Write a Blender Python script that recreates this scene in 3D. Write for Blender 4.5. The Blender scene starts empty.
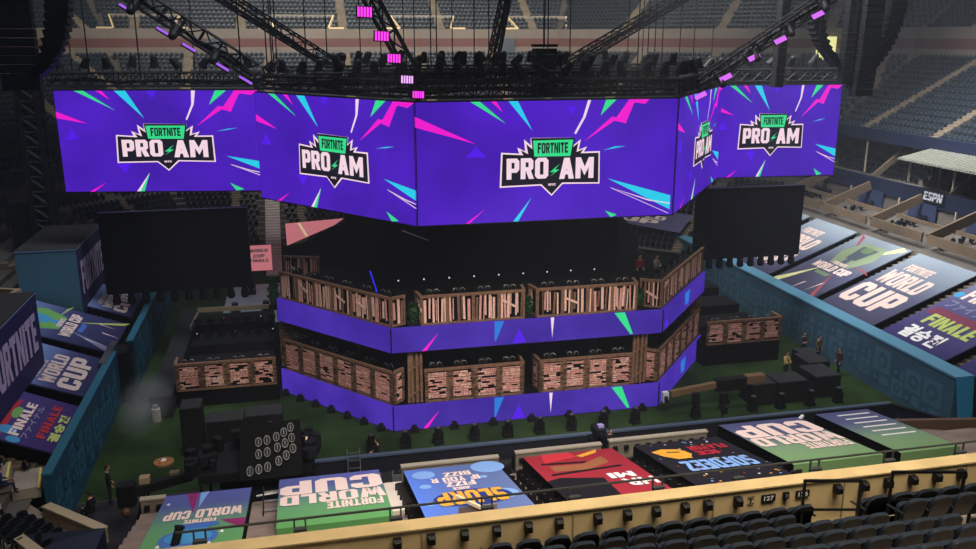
import bpy, bmesh, math, random
from mathutils import Vector, Matrix
random.seed(7)
sc = bpy.context.scene
COL = sc.collection
PI = math.pi
R = math.radians

# ------------------------------------------------------------------ materials
def lin(c):
    return tuple((v/255/12.92 if v/255 <= .04045 else ((v/255+.055)/1.055)**2.4) for v in c)
MATS = {}
def mat(name, rgb, rough=.7, metal=0., var=.0, scale=3., spec=.3, bump=0.):
    if name in MATS: return MATS[name]
    m = bpy.data.materials.new(name); m.use_nodes = True
    nt = m.node_tree; b = nt.nodes['Principled BSDF']
    c = lin(rgb)
    b.inputs['Base Color'].default_value = (*c, 1)
    b.inputs['Roughness'].default_value = rough
    b.inputs['Metallic'].default_value = metal
    b.inputs['Specular IOR Level'].default_value = spec
    if var > 0 or bump > 0:
        tc = nt.nodes.new('ShaderNodeTexCoord'); n = nt.nodes.new('ShaderNodeTexNoise')
        n.inputs['Scale'].default_value = scale; n.inputs['Detail'].default_value = 5
        nt.links.new(tc.outputs['Object'], n.inputs['Vector'])
        if var > 0:
            r = nt.nodes.new('ShaderNodeValToRGB')
            r.color_ramp.elements[0].position = .3; r.color_ramp.elements[1].position = .7
            r.color_ramp.elements[0].color = (*[v*(1-var) for v in c], 1)
            r.color_ramp.elements[1].color = (*[min(1, v*(1+var)) for v in c], 1)
            nt.links.new(n.outputs['Fac'], r.inputs['Fac']); nt.links.new(r.outputs['Color'], b.inputs['Base Color'])
        if bump > 0:
            bp = nt.nodes.new('ShaderNodeBump'); bp.inputs['Strength'].default_value = bump
            nt.links.new(n.outputs['Fac'], bp.inputs['Height']); nt.links.new(bp.outputs['Normal'], b.inputs['Normal'])
    MATS[name] = m; return m
def glow(name, rgb, s=1., rgb2=None, scale=.25):
    if name in MATS: return MATS[name]
    m = bpy.data.materials.new(name); m.use_nodes = True
    nt = m.node_tree; b = nt.nodes['Principled BSDF']
    b.inputs['Base Color'].default_value = (.01, .01, .01, 1); b.inputs['Roughness'].default_value = .5
    b.inputs['Specular IOR Level'].default_value = .1
    b.inputs['Emission Color'].default_value = (*lin(rgb), 1); b.inputs['Emission Strength'].default_value = s
    if rgb2:
        tc = nt.nodes.new('ShaderNodeTexCoord'); n = nt.nodes.new('ShaderNodeTexNoise'); n.inputs['Scale'].default_value = scale
        r = nt.nodes.new('ShaderNodeValToRGB'); r.color_ramp.elements[0].position = .35; r.color_ramp.elements[1].position = .65
        r.color_ramp.elements[0].color = (*lin(rgb), 1); r.color_ramp.elements[1].color = (*lin(rgb2), 1)
        nt.links.new(tc.outputs['Object'], n.inputs['Vector']); nt.links.new(n.outputs['Fac'], r.inputs['Fac'])
        nt.links.new(r.outputs['Color'], b.inputs['Emission Color'])
    MATS[name] = m; return m
def grad(name, axis, stops, rough=.75):
    """printed gradient across a banner: stops = [(pos, rgb)] along Generated axis"""
    if name in MATS: return MATS[name]
    m = bpy.data.materials.new(name); m.use_nodes = True
    nt = m.node_tree; b = nt.nodes['Principled BSDF']; b.inputs['Roughness'].default_value = rough
    b.inputs['Specular IOR Level'].default_value = .2
    tc = nt.nodes.new('ShaderNodeTexCoord'); sp = nt.nodes.new('ShaderNodeSeparateXYZ'); r = nt.nodes.new('ShaderNodeValToRGB')
    while len(r.color_ramp.elements) < len(stops): r.color_ramp.elements.new(.5)
    for e, (p, c) in zip(r.color_ramp.elements, stops): e.position = p
    for e, (p, c) in zip(r.color_ramp.elements, stops): e.color = (*lin(c), 1)
    nt.links.new(tc.outputs['Generated'], sp.inputs[0]); nt.links.new(sp.outputs[axis], r.inputs['Fac'])
    nt.links.new(r.outputs['Color'], b.inputs['Base Color'])
    MATS[name] = m; return m

# ------------------------------------------------------------------ mesh builder
class MB:
    def __init__(s): s.v = []; s.f = []; s.m = []; s.mats = []; s.M = Matrix.Identity(4)
    def mi(s, m):
        if m not in s.mats: s.mats.append(m)
        return s.mats.index(m)
    def add(s, vs, fs, m):
        k = len(s.v); s.v += [tuple(s.M @ Vector(p)) for p in vs]; i = s.mi(m)
        for f in fs: s.f.append(tuple(k+a for a in f)); s.m.append(i)
        return s
    def box(s, c, d, m, rz=0, rx=0, ry=0):
        A = Matrix.Translation(c) @ Matrix.Rotation(rz, 4, 'Z') @ Matrix.Rotation(ry, 4, 'Y') @ Matrix.Rotation(rx, 4, 'X')
        vs = [A @ Vector((x*d[0]/2, y*d[1]/2, z*d[2]/2)) for x in (-1, 1) for y in (-1, 1) for z in (-1, 1)]
        return s.add(vs, [(0,1,3,2),(4,6,7,5),(0,4,5,1),(2,3,7,6),(0,2,6,4),(1,5,7,3)], m)
    def bb(s, x0, x1, y0, y1, z0, z1, m): return s.box(((x0+x1)/2, (y0+y1)/2, (z0+z1)/2), (x1-x0, y1-y0, z1-z0), m)
    def quad(s, a, b, c, d, m): return s.add([a, b, c, d], [(0,1,2,3)], m)
    def prism(s, pts, z0, z1, m, side=None):
        n = len(pts)
        s.add([(x, y, z1) for x, y in pts], [tuple(range(n))], m)
        s.add([(x, y, z0) for x, y in pts], [tuple(range(n))[::-1]], side or m)
        s.add([(x, y, z0) for x, y in pts]+[(x, y, z1) for x, y in pts], [(i, (i+1) % n, n+(i+1) % n, n+i) for i in range(n)], side or m)
        return s
    def beam(s, p, q, w, h, m):
        p, q = Vector(p), Vector(q); d = q-p; L = d.length
        if L < 1e-6: return s
        Q = d.to_track_quat('Y', 'Z').to_matrix().to_4x4(); A = Matrix.Translation((p+q)/2) @ Q
        vs = [A @ Vector((x*w/2, y*L/2, z*h/2)) for x in (-1, 1) for y in (-1, 1) for z in (-1, 1)]
        return s.add(vs, [(0,1,3,2),(4,6,7,5),(0,4,5,1),(2,3,7,6),(0,2,6,4),(1,5,7,3)], m)
    def tube(s, p, q, r, m, n=8, r2=None, cap=True):
        p, q = Vector(p), Vector(q); d = q-p
        if d.length < 1e-6: return s
        Q = d.to_track_quat('Z', 'Y').to_matrix(); r2 = r if r2 is None else r2
        vs = [p+Q @ Vector((r*math.cos(2*PI*i/n), r*math.sin(2*PI*i/n), 0)) for i in range(n)]
        vs += [q+Q @ Vector((r2*math.cos(2*PI*i/n), r2*math.sin(2*PI*i/n), 0)) for i in range(n)]
        fs = [(i, (i+1) % n, n+(i+1) % n, n+i) for i in range(n)]
        if cap: fs += [tuple(range(n))[::-1], tuple(range(n, 2*n))]
        return s.add(vs, fs, m)
    def path(s, pts, r, m, n=6):
        for a, b in zip(pts, pts[1:]): s.tube(a, b, r, m, n)
        return s
    def ball(s, c, r, m, n=10, k=6):
        if not isinstance(r, (tuple, list)): r = (r, r, r)
        vs = []; fs = []
        for j in range(k+1):
            t = PI*j/k
            for i in range(n):
                a = 2*PI*i/n; vs.append((c[0]+r[0]*math.sin(t)*math.cos(a), c[1]+r[1]*math.sin(t)*math.sin(a), c[2]+r[2]*math.cos(t)))
        for j in range(k):
            for i in range(n): fs.append((j*n+i, (j+1)*n+i, (j+1)*n+(i+1) % n, j*n+(i+1) % n))
        return s.add(vs, fs, m)
    def ring(s, c, u, v, r, w, m, n=16, a0=0, a1=2*PI):
        """tube bent round an arc"""
        c, u, v = Vector(c), Vector(u), Vector(v)
        pts = [c+u*r*math.cos(a0+(a1-a0)*i/n)+v*r*math.sin(a0+(a1-a0)*i/n) for i in range(n+1)]
        return s.path(pts, w, m, 5)
    def build(s, name, parent=None, smooth=False, loc=None):
        me = bpy.data.meshes.new(name); me.from_pydata(s.v, [], s.f)
        for m in s.mats: me.materials.append(m)
        me.polygons.foreach_set('material_index', s.m)
        if smooth: me.polygons.foreach_set('use_smooth', [True]*len(s.f))
        me.update()
        o = bpy.data.objects.new(name, me); COL.objects.link(o)
        if parent: o.parent = parent
        if loc: o.location = loc
        return o
def tag(o, label=None, cat=None, group=None, kind=None):
    if label: o['label'] = label
    if cat: o['category'] = cat
    if group: o['group'] = group
    if kind: o['kind'] = kind
    return o
def struct(o): o['kind'] = 'structure'; return o
def thing(name, label, cat, loc=(0,0,0), rz=0, group=None):
    o = bpy.data.objects.new(name, None); COL.objects.link(o); o.empty_display_size = .2
    o.location = loc; o.rotation_euler = (0, 0, rz)
    return tag(o, label, cat, group)
def dup(root, loc, rz=0, label=None, group=None, scale=None, rot=None):
    def cp(o, par):
        c = o.copy(); COL.objects.link(c)
        if par: c.parent = par
        for ch in list(o.children): cp(ch, c)
        return c
    r = cp(root, None); r.location = loc; r.rotation_euler = rot or (0, 0, rz)
    if label: r['label'] = label
    if group: r['group'] = group
    if scale: r.scale = scale
    return r
ORD = ['leftmost','second','third','fourth','fifth','sixth','seventh','eighth','ninth','tenth','eleventh','twelfth','thirteenth','fourteenth','fifteenth','sixteenth','seventeenth','eighteenth','nineteenth','twentieth']
def nth(i, n):
    if i == 0: return 'leftmost'
    if i == n-1: return 'rightmost'
    return ORD[i]+' from left'

# ------------------------------------------------------------------ flat print / screen artwork
class Frame:
    """u to the reader's right, v down, n towards the reader; units are fractions of W and H"""
    def __init__(s, o, u, v, W, H):
        s.o = Vector(o); s.u = Vector(u).normalized(); s.v = Vector(v).normalized(); s.W = W; s.H = H
        s.n = s.v.cross(s.u).normalized()
    def p(s, a, b, h=0): return s.o+s.u*(a*s.W)+s.v*(b*s.H)+s.n*h
    def poly(s, mb, pts, m, h=.015):
        mb.add([s.p(a, b, h) for a, b in pts], [tuple(range(len(pts)))], m)
    def disc(s, mb, a, b, r, m, h=.015, n=20, ry=None):
        ry = r*s.W/s.H if ry is None else ry
        s.poly(mb, [(a+r*math.cos(2*PI*i/n), b+ry*math.sin(2*PI*i/n)) for i in range(n)], m, h)
    def text(s, mb, t, a0, b0, a1, b1, m, h=.03, bold=.035, skew=0., rot=0., heavy=True):
        vs, fs = glyphs(t, bold, heavy); out = []
        for x, y in vs:
            X = a0+(a1-a0)*x; Y = b1-(b1-b0)*y
            if rot:
                cx, cy = (a0+a1)/2, (b0+b1)/2; dx, dy = (X-cx)*s.W, (Y-cy)*s.H
                X = cx+(dx*math.cos(rot)-dy*math.sin(rot))/s.W; Y = cy+(dx*math.sin(rot)+dy*math.cos(rot))/s.H
            out.append(s.p(X+skew*y, Y, h))
        mb.add(out, fs, m)
# heavy condensed display capitals on a 6 x 10 grid (y up); each entry: width, list of convex polygons
HV = {
 'F': (6, [[(0,0),(2.6,0),(2.6,10),(0,10)],[(2.6,7.8),(6,7.8),(6,10),(2.6,10)],[(2.6,4),(5.4,4),(5.4,6.1),(2.6,6.1)]]),
 'E': (5.8, [[(0,0),(2.6,0),(2.6,10),(0,10)],[(2.6,7.9),(5.8,7.9),(5.8,10),(2.6,10)],[(2.6,4),(5.3,4),(5.3,6.1),(2.6,6.1)],[(2.6,0),(5.8,0),(5.8,2.1),(2.6,2.1)]]),
 'T': (6.4, [[(0,7.7),(6.4,7.7),(6.4,10),(0,10)],[(1.9,0),(4.5,0),(4.5,7.7),(1.9,7.7)]]),
 'L': (5.4, [[(0,0),(2.6,0),(2.6,10),(0,10)],[(2.6,0),(5.4,0),(5.4,2.3),(2.6,2.3)]]),
 'I': (2.6, [[(0,0),(2.6,0),(2.6,10),(0,10)]]),
 'N': (7, [[(0,0),(2.4,0),(2.4,10),(0,10)],[(4.6,0),(7,0),(7,10),(4.6,10)],[(2.4,10),(2.4,5.6),(4.6,0),(4.6,4.4)]]),
 'M': (8.6, [[(0,0),(2.4,0),(2.4,10),(0,10)],[(6.2,0),(8.6,0),(8.6,10),(6.2,10)],[(2.4,10),(2.4,5.2),(4.3,1.4),(4.3,5.6)],[(4.3,5.6),(4.3,1.4),(6.2,5.2),(6.2,10)]]),
 'W': (9, [[(0,10),(2.5,10),(3.6,0),(1.3,0)],[(9,10),(6.5,10),(5.4,0),(7.7,0)],[(1.9,0),(3.6,0),(5.2,8.5),(3.6,8.5)],[(5.4,0),(7.1,0),(5.4,8.5),(3.8,8.5)]]),
 'A': (7, [[(0,0),(2.5,0),(4.5,10),(2.2,10)],[(7,0),(4.5,0),(2.5,10),(4.8,10)],[(1.8,2.1),(5.2,2.1),(4.8,4),(2.2,4)]]),
 'O': (6.8, [[(0,1.4),(1.3,0),(2.5,1.9),(2.5,8.1),(1.3,10),(0,8.6)],[(6.8,1.4),(5.5,0),(4.3,1.9),(4.3,8.1),(5.5,10),(6.8,8.6)],[(1.3,10),(2.5,8.1),(4.3,8.1),(5.5,10)],[(1.3,0),(5.5,0),(4.3,1.9),(2.5,1.9)]]),
 'C': (6.4, [[(0,1.4),(1.3,0),(2.6,1.9),(2.6,8.1),(1.3,10),(0,8.6)],[(1.3,10),(2.6,8.1),(3.9,8.1),(5.2,10)],[(1.3,0),(5.2,0),(3.9,1.9),(2.6,1.9)],[(5.2,10),(3.9,8.1),(3.9,6.3),(6.4,6.3),(6.4,8.6)],[(5.2,0),(3.9,1.9),(3.9,3.7),(6.4,3.7),(6.4,1.4)]]),
 'U': (6.6, [[(0,1.4),(1.3,0),(2.5,2),(2.5,10),(0,10)],[(6.6,1.4),(5.3,0),(4.1,2),(4.1,10),(6.6,10)],[(1.3,0),(5.3,0),(4.1,2),(2.5,2)]]),
 'D': (6.6, [[(0,0),(2.5,0),(2.5,10),(0,10)],[(2.5,10),(2.5,8),(4.1,8),(5.2,10)],[(2.5,0),(5.2,0),(4.1,2),(2.5,2)],[(6.6,1.5),(5.2,0),(4.1,2),(4.1,8),(5.2,10),(6.6,8.5)]]),
 'P': (6.4, [[(0,0),(2.5,0),(2.5,10),(0,10)],[(2.5,10),(2.5,8),(4,8),(5.2,10)],[(2.5,3.2),(5.2,3.2),(4,5.2),(2.5,5.2)],[(6.4,4.5),(5.2,3.2),(4,5.2),(4,8),(5.2,10),(6.4,8.7)]]),
 'R': (6.6, [[(0,0),(2.5,0),(2.5,10),(0,10)],[(2.5,10),(2.5,8),(4,8),(5.2,10)],[(2.5,3.9),(5.2,3.9),(4,5.7),(2.5,5.7)],[(6.4,5),(5.2,3.9),(4,5.7),(4,8),(5.2,10),(6.4,8.7)],[(2.6,4),(4.2,0),(6.8,0),(5.2,4)]]),
 'S': (6, [[(0,1.3),(1,0),(5,0),(6,1.3),(5.4,2.1),(0,2.1)],[(0,8.7),(.6,7.9),(6,7.9),(6,8.7),(5,10),(1,10)],[(0,8.7),(0,5.6),(1,4.2),(2.5,5.4),(2.5,8)],[(6,1.3),(6,4.8),(5,6.1),(3.5,4.8),(3.5,2)],[(1,4.2),(3.9,4.1),(5,6.1),(1.8,6.1)]]),
 'Z': (6, [[(0,8),(6,8),(6,10),(0,10)],[(0,0),(6,0),(6,2),(0,2)],[(0,2),(2.8,2),(6,8),(3.2,8)]]),
 'B': (6.4, [[(0,0),(2.4,0),(2.4,10),(0,10)],[(2.4,0),(5.2,0),(6.4,1.2),(6.4,4),(5.2,5.1),(3.8,4.2),(3.8,2),(2.4,2)][:0] or [(2.4,0),(5.2,0),(5.2,2),(2.4,2)],[(2.4,4.1),(5.2,4.1),(5.2,6),(2.4,6)],[(2.4,8),(5.2,8),(5.2,10),(2.4,10)],[(4,0.6),(5.2,0),(6.4,1.2),(6.4,4),(5.2,5),(4,4.6)],[(4,5.4),(5.2,5),(6.2,6.2),(6.2,8.8),(5.2,10),(4,9.4)]]),
 'Y': (6.8, [[(2.2,0),(4.6,0),(4.6,4.4),(2.2,4.4)],[(0,10),(2.5,10),(4.2,4.4),(2.2,4.4)],[(6.8,10),(4.3,10),(2.6,4.4),(4.6,4.4)]]),
 'J': (5, [[(0,1.5),(1.2,0),(3.8,0),(5,1.5),(5,2.2),(0,2.2)],[(2.6,2),(5,2),(5,10),(2.6,10)],[(0,2),(2.2,2),(2.2,3.6),(0,3.6)]]),
 'G': (6.6, [[(0,1.4),(1.3,0),(2.6,1.9),(2.6,8.1),(1.3,10),(0,8.6)],[(1.3,10),(2.6,8.1),(3.9,8.1),(5.2,10)],[(1.3,0),(5.2,0),(3.9,1.9),(2.6,1.9)],[(5.2,10),(3.9,8.1),(3.9,6.8),(6.5,6.8),(6.5,8.6)],[(5.2,0),(4,1.9),(4,5),(6.6,5),(6.6,1.4)]]),
 'V': (6.8, [[(0,10),(2.5,10),(4.4,0),(2.4,0)],[(6.8,10),(4.3,10),(2.4,0),(4.4,0)]]),
 ' ': (3, []),
}
_g = {}
def glyphs(t, bold=.035, heavy=True):
    k = (t, bold, heavy)
    if k in _g: return _g[k]
    if heavy and all(c in HV for c in t):
        x = 0; vs = []; fs = []
        for c in t:
            w, ps = HV[c]
            for p in ps:
                b = len(vs); vs += [(x+a, q) for a, q in p]; fs.append(tuple(range(b, b+len(p))))
            x += w+.7
        x -= .7; vs = [(a/x, q/10) for a, q in vs]
        _g[k] = (vs, fs); return _g[k]
    cu = bpy.data.curves.new('lettering', 'FONT'); cu.body = t; cu.offset = bold; cu.resolution_u = 3
    ob = bpy.data.objects.new('lettering', cu); COL.objects.link(ob)
    dg = bpy.context.evaluated_depsgraph_get(); me = bpy.data.meshes.new_from_object(ob.evaluated_get(dg))
    vs = [(v.co.x, v.co.y) for v in me.vertices]; fs = [tuple(p.vertices) for p in me.polygons]
    bpy.data.objects.remove(ob); bpy.data.curves.remove(cu); bpy.data.meshes.remove(me)
    if not vs: _g[k] = ([], []); return _g[k]
    x0 = min(v[0] for v in vs); x1 = max(v[0] for v in vs); y0 = min(v[1] for v in vs); y1 = max(v[1] for v in vs)
    vs = [((x-x0)/(x1-x0), (y-y0)/max(1e-6, y1-y0)) for x, y in vs]
    _g[k] = (vs, fs); return _g[k]

# ------------------------------------------------------------------ palette
BLK = mat('black_paint', (14,14,16), .6)
BLK2 = mat('black_cloth', (10,10,12), .9, spec=.1)
DKG = mat('dark_steel', (34,35,38), .45, .6)
GRY = mat('grey_metal', (110,112,116), .4, .6)
SILV = mat('silver', (200,198,195), .3, .7)
CONC = mat('concrete', (150,140,126), .85, var=.25, scale=.6)
CONCD = mat('dark_concrete', (92,86,80), .9, var=.2, scale=.5)
TAN = mat('tan_wall', (205,178,128), .8, var=.12, scale=1.5)
TAND = mat('tan_box', (150,128,98), .8, var=.12, scale=1.)
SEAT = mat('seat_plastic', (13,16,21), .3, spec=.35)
SEATL = mat('seat_plastic_lit', (40,46,54), .3, spec=.3)  # seat plastic with the rim highlight put into its paler colour
NAVY = mat('navy_fascia', (22,30,52), .6)
NAVY2 = mat('navy_fascia_pale', (44,52,78), .6)
REDB = mat('red_band', (106,72,68), .8, var=.1, scale=.2)
WALLF = mat('concourse_wall', (124,114,104), .85, var=.12, scale=.2)
GRASS = mat('turf', (38,56,28), .95, var=.45, scale=.35, spec=.1)
PITF = mat('pit_floor', (34,32,34), .85, var=.3, scale=.8)
WOOD = mat('wood', (122,92,70), .75, var=.3, scale=6)
WOODD = mat('dark_wood', (80,60,46), .8, var=.3, scale=6)
WOODP = mat('pale_wood', (232,190,172), .7, var=.18, scale=7)
BRK = mat('pink_shingle', (214,156,144), .75, var=.22, scale=7)
LEAF = mat('leaf', (36,72,38), .7, var=.4, scale=8)
PINKL = glow('pink_led', (255,60,235), 1.5)
PURPL = glow('violet_led', (165,90,235), 1.0)
BLUEL = glow('blue_led', (40,40,235), .9)
WHL = glow('white_led', (225,230,240), 1.0)
P = {'bg': glow('screen_violet', (64,20,168), 1., (78,26,196), .22), 'fascia': glow('fascia_violet', (56,32,148), 1., (72,44,172), .3), 'mag': glow('screen_magenta', (240,20,205)), 'cy': glow('screen_cyan', (40,205,235)),
     'gr': glow('screen_green', (50,220,140)), 'wh': glow('screen_white', (240,215,240)), 'bk': glow('screen_black', (22,20,34)),
     'bl': glow('screen_blue', (84,22,232)), 'pk': glow('screen_pinkwhite', (246,216,228)), 'lil': glow('screen_lilac', (186,160,214)), 'sky': glow('screen_sky', (38,120,215))}
PINKW = mat('print_pinkwhite', (240,214,204), .7)
PNAVY = mat('print_navy', (40,38,84), .7)
PBLACK = mat('print_black', (16,15,20), .7)
PLIME = mat('print_lime', (182,196,104), .7)
PRED = mat('print_red', (176,40,56), .7)
PWHITE = mat('print_white', (236,232,228), .7)
PGREEN = mat('print_green', (110,170,90), .7)
PBLUE = mat('print_blue', (70,110,185), .7)
PLBLUE = mat('print_lightblue', (130,170,226), .7)
PORANGE = mat('print_orange', (228,164,54), .7)
PMAG = mat('print_magenta', (140,40,104), .7)
PGREY = mat('print_grey', (130,132,160), .7)
PCYAN = mat('print_cyan', (70,150,200), .7)
PDGREEN = mat('print_darkgreen', (58,104,70), .7)
PBROWN = mat('print_brown', (150,92,60), .7)

# ------------------------------------------------------------------ camera (21 m up in the near stand)
HC = 21.0; F = 870.0; PIT = math.atan(237/F); YAW = math.atan(203/902)
cam = bpy.data.cameras.new('camera'); cam.sensor_width = 36; cam.lens = 36*F/976; cam.clip_end = 500
co = bpy.data.objects.new('camera', cam); COL.objects.link(co); sc.camera = co
co.location = (0, 0, HC); co.rotation_euler = (PI/2-PIT, 0, -YAW)

# ================================================================== SETTING
m = MB(); m.quad((-26,39.7,0), (50,39.7,0), (50,100,0), (-26,100,0), GRASS); struct(m.build('floor'))
m = MB(); m.quad((-26,14,-.02), (50,14,-.02), (50,39.7,-.02), (-26,39.7,-.02), PITF); struct(m.build('pit_floor'))

# bowl plan: octagon that grows outward
R0, T0, L0, CUT = 35.2, 82.0, -11.3, 13.0
def oct_(r, ynear=22, ynearl=34):
    Rr, Tr, Lr = R0+r, T0+r, L0-r; C = R0+T0-CUT+r*1.4142; C2 = -L0+T0-3+r*1.4142
    return [(Rr, ynear), (Rr, C-Rr), (C-Tr, Tr), (-(C2-Tr), Tr), (Lr, C2+Lr), (Lr, ynearl)]
def sweep(name, prof, mt, ynear=22, ynearl=34):
    m = MB()
    ps = [oct_(r, ynear, ynearl) for r, z in prof]
    for i in range(len(prof)-1):
        mm = mt[i] if isinstance(mt, list) else mt
        for k in range(5):
            a, b = ps[i][k], ps[i][k+1]; c, d = ps[i+1][k+1], ps[i+1][k]
            m.quad((*a, prof[i][1]), (*b, prof[i][1]), (*c, prof[i+1][1]), (*d, prof[i+1][1]), mm)
    return struct(m.build(name))
def steps(r0, z0, n, dr, dz):
    p = []
    for i in range(n): p += [(r0+i*dr, z0+i*dz), (r0+(i+1)*dr, z0+i*dz)]
    return p+[(r0+n*dr, z0+n*dz)]
LOWN = 10; LOWR = .85; LOWZ = .38
sweep('lower_terrace', steps(.3, 2.1, LOWN, LOWR, LOWZ)+[(14.2, 6.6), (14.2, 8.0)], CONCD)
sweep('suite_terrace', [(14.2,8.0),(14.3,8.3)]+steps(14.6, 8.7, 4, .8, .3)+[(18.0,12.6)], CONCD)
sweep('trim_1', [(14.0,8.0),(14.0,9.3),(14.3,9.3),(14.3,8.6)], [NAVY, NAVY, NAVY])
sweep('trim_2', [(18.0,12.1),(15.4,12.1),(15.4,13.2),(15.7,13.2),(15.7,12.8)], [CONCD, NAVY, NAVY2, NAVY])
DN, DR, DZ = 14, .85, .45
D0, DZ0 = 15.7, 12.7
sweep('deck_terrace', steps(D0, DZ0, DN, DR, DZ), CONCD)
rt = D0+DN*DR; zt = DZ0+DN*DZ
sweep('wall_far', [(rt,zt),(rt+.2,zt),(rt+.2,zt+.9),(rt+.2,zt+1.9),(rt+.2,zt+3.0),(rt+.6,zt+3.0),(rt+.6,zt+2.7)], [CONCD, WALLF, REDB, WALLF, CONC, CONC])
UN = 15; U0 = rt+1.2; UZ0 = zt+2.7
sweep('upper_terrace', [(rt+.6,UZ0)]+steps(U0, UZ0, UN, .85, .5), CONCD)

# seats: one low mesh shape each for the bulk, individual objects for the nearest
SEATD = mat('deck_seat_plastic', (38,46,53), .45, spec=.4); SEATDL = mat('deck_seat_lit', (66,74,82), .4, spec=.4)  # lighter deck copies, the second with the rim highlight in its colour
def seat_shape(mb, x, y, z, fx, fy, mt=None):
    """fx,fy = facing direction; folded seat seen from the court"""
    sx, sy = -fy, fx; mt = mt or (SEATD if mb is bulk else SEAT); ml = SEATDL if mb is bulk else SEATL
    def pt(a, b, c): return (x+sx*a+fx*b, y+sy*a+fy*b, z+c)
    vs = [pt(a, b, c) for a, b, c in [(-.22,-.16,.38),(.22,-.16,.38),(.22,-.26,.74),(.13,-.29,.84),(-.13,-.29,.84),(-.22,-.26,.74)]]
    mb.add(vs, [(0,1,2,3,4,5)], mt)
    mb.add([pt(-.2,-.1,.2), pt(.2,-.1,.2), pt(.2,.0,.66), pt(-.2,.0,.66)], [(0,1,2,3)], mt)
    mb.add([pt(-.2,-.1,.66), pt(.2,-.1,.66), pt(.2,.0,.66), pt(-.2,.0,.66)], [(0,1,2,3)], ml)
    mb.add([pt(-.05,-.15,0), pt(.05,-.15,0), pt(.05,-.15,.4), pt(-.05,-.15,.4)], [(0,1,2,3)], mt)
bulk = MB(); bulk_low = MB(); near_spots = []
aisle = MB()
CAMX, CAMY = 0, 0
def seat_row(mb, r, z, gaps, spacing=.56, rows_collect=False, segs=range(5), w=1.1, skip=None):
    ps = oct_(r, 26, 38)
    for k in segs:
        a, b = Vector(ps[k]), Vector(ps[k+1]); d = b-a; L = d.length; t = d/L; f = Vector((-t.y, t.x))  # facing court
        mid = (a+b)/2
        if f.dot(Vector((12, 55))-mid) < 0: f = -f
        # aisles measured along the segment from its centre so rows line up
        n = int(L/spacing)
        for i in range(n):
            s = (i+.5)*spacing
            q = a+t*s; c = (q-Vector(CENT[k])).dot(t)
            ph = (c/gaps) % 1.0
            if min(ph, 1-ph)*gaps < w/2: continue
            p3 = q-f*.0
            if skip and skip(p3.x, p3.y): continue
            if rows_collect and p3.x > 40 and k == 0 and p3.y < 90:
                near_spots.append((p3.x+f.x*-.5, p3.y+f.y*-.5, z, f.x, f.y)); continue
            seat_shape(mb, p3.x-f.x*.5, p3.y-f.y*.5, z, f.x, f.y)
def centres(r):
    ps = oct_(r, 26, 38); return [((ps[k][0]+ps[k+1][0])/2, (ps[k][1]+ps[k+1][1])/2) for k in range(5)]
CENT = centres(D0); CENT[0] = (CENT[0][0], 62.0); CENT[4] = (CENT[4][0], 62.0)
AISC = mat('aisle_concrete', (122,110,94), .9, var=.2, scale=.8)
def aisle_row(r, z, gaps, dr, dz, w=1.1):
    ps = oct_(r, 26, 38)
    for k in range(5):
        a, b = Vector(ps[k]), Vector(ps[k+1]); d = b-a; L = d.length; t = d/L; f = Vector((-t.y, t.x))
        if f.dot(Vector((12, 55))-(a+b)/2) < 0: f = -f
        c0 = (a-Vector(CENT[k])).dot(t)
        j = math.ceil(c0/gaps)
        while j*gaps < c0+L:
            q = a+t*(j*gaps-c0)
            ang = math.atan2(t.y, t.x)
            aisle.box((q.x-f.x*dr*.25, q.y-f.y*dr*.25, z+dz*.25+.02), (w, dr*.5, dz*.5), AISC, rz=ang)
            aisle.box((q.x-f.x*dr*.75, q.y-f.y*dr*.75, z+dz*.5+.02), (w, dr*.5, dz), AISC, rz=ang)
            j += 1
for i in range(DN):
    seat_row(bulk, D0+i*DR+.0, DZ0+i*DZ, 9.0, rows_collect=True)
    aisle_row(D0+i*DR, DZ0+i*DZ, 9.0, DR, DZ)
CENT = centres(U0)
CENT[0] = (CENT[0][0], 62.0)
for i in range(UN):
    seat_row(bulk, U0+i*.85, UZ0+i*.5, 12.0)
    aisle_row(U0+i*.85, UZ0+i*.5, 12.0, .85, .5)
def under(x, y):
    if x > 33 and any(a < y < b for a, b in ((33.2,39.0),(40,45.6),(46.5,52.2),(53,58.6),(59.4,65),(66,71.6))): return True
    if x < -9 and any(a < y < b for a, b in ((39,44.2),(45.5,51),(52.2,57.8),(59.3,64.6))): return True
    if x < -13.3 and (y < 48.5 or 58 < y < 66.5): return True
    if -3.6 < x < -.9 and y > 78: return True
    return x < -17.5 and 66.5 < y < 69.8
CENT = centres(0.3); CENT[0] = (CENT[0][0], 52.6+3.15-3.15); CENT[4] = (CENT[4][0], 51.7)
for i in range(LOWN):
    seat_row(bulk_low, .3+i*LOWR, 2.1+i*LOWZ, 6.35, w=.9, skip=under)
    aisle_row(.3+i*LOWR, 2.1+i*LOWZ, 6.35, LOWR, LOWZ, w=.8)
CENT = centres(9.0); CENT[0] = (CENT[0][0], 56.2)
for i in range(5): seat_row(bulk_low, 9.6+i*.85, 6.0+i*.12, 6.5, w=1.6, skip=under)
CENT = centres(14.6)
for i in range(1, 4): seat_row(bulk_low, 14.6+i*.8, 8.7+i*.3, 6.0, w=.5)
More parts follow.
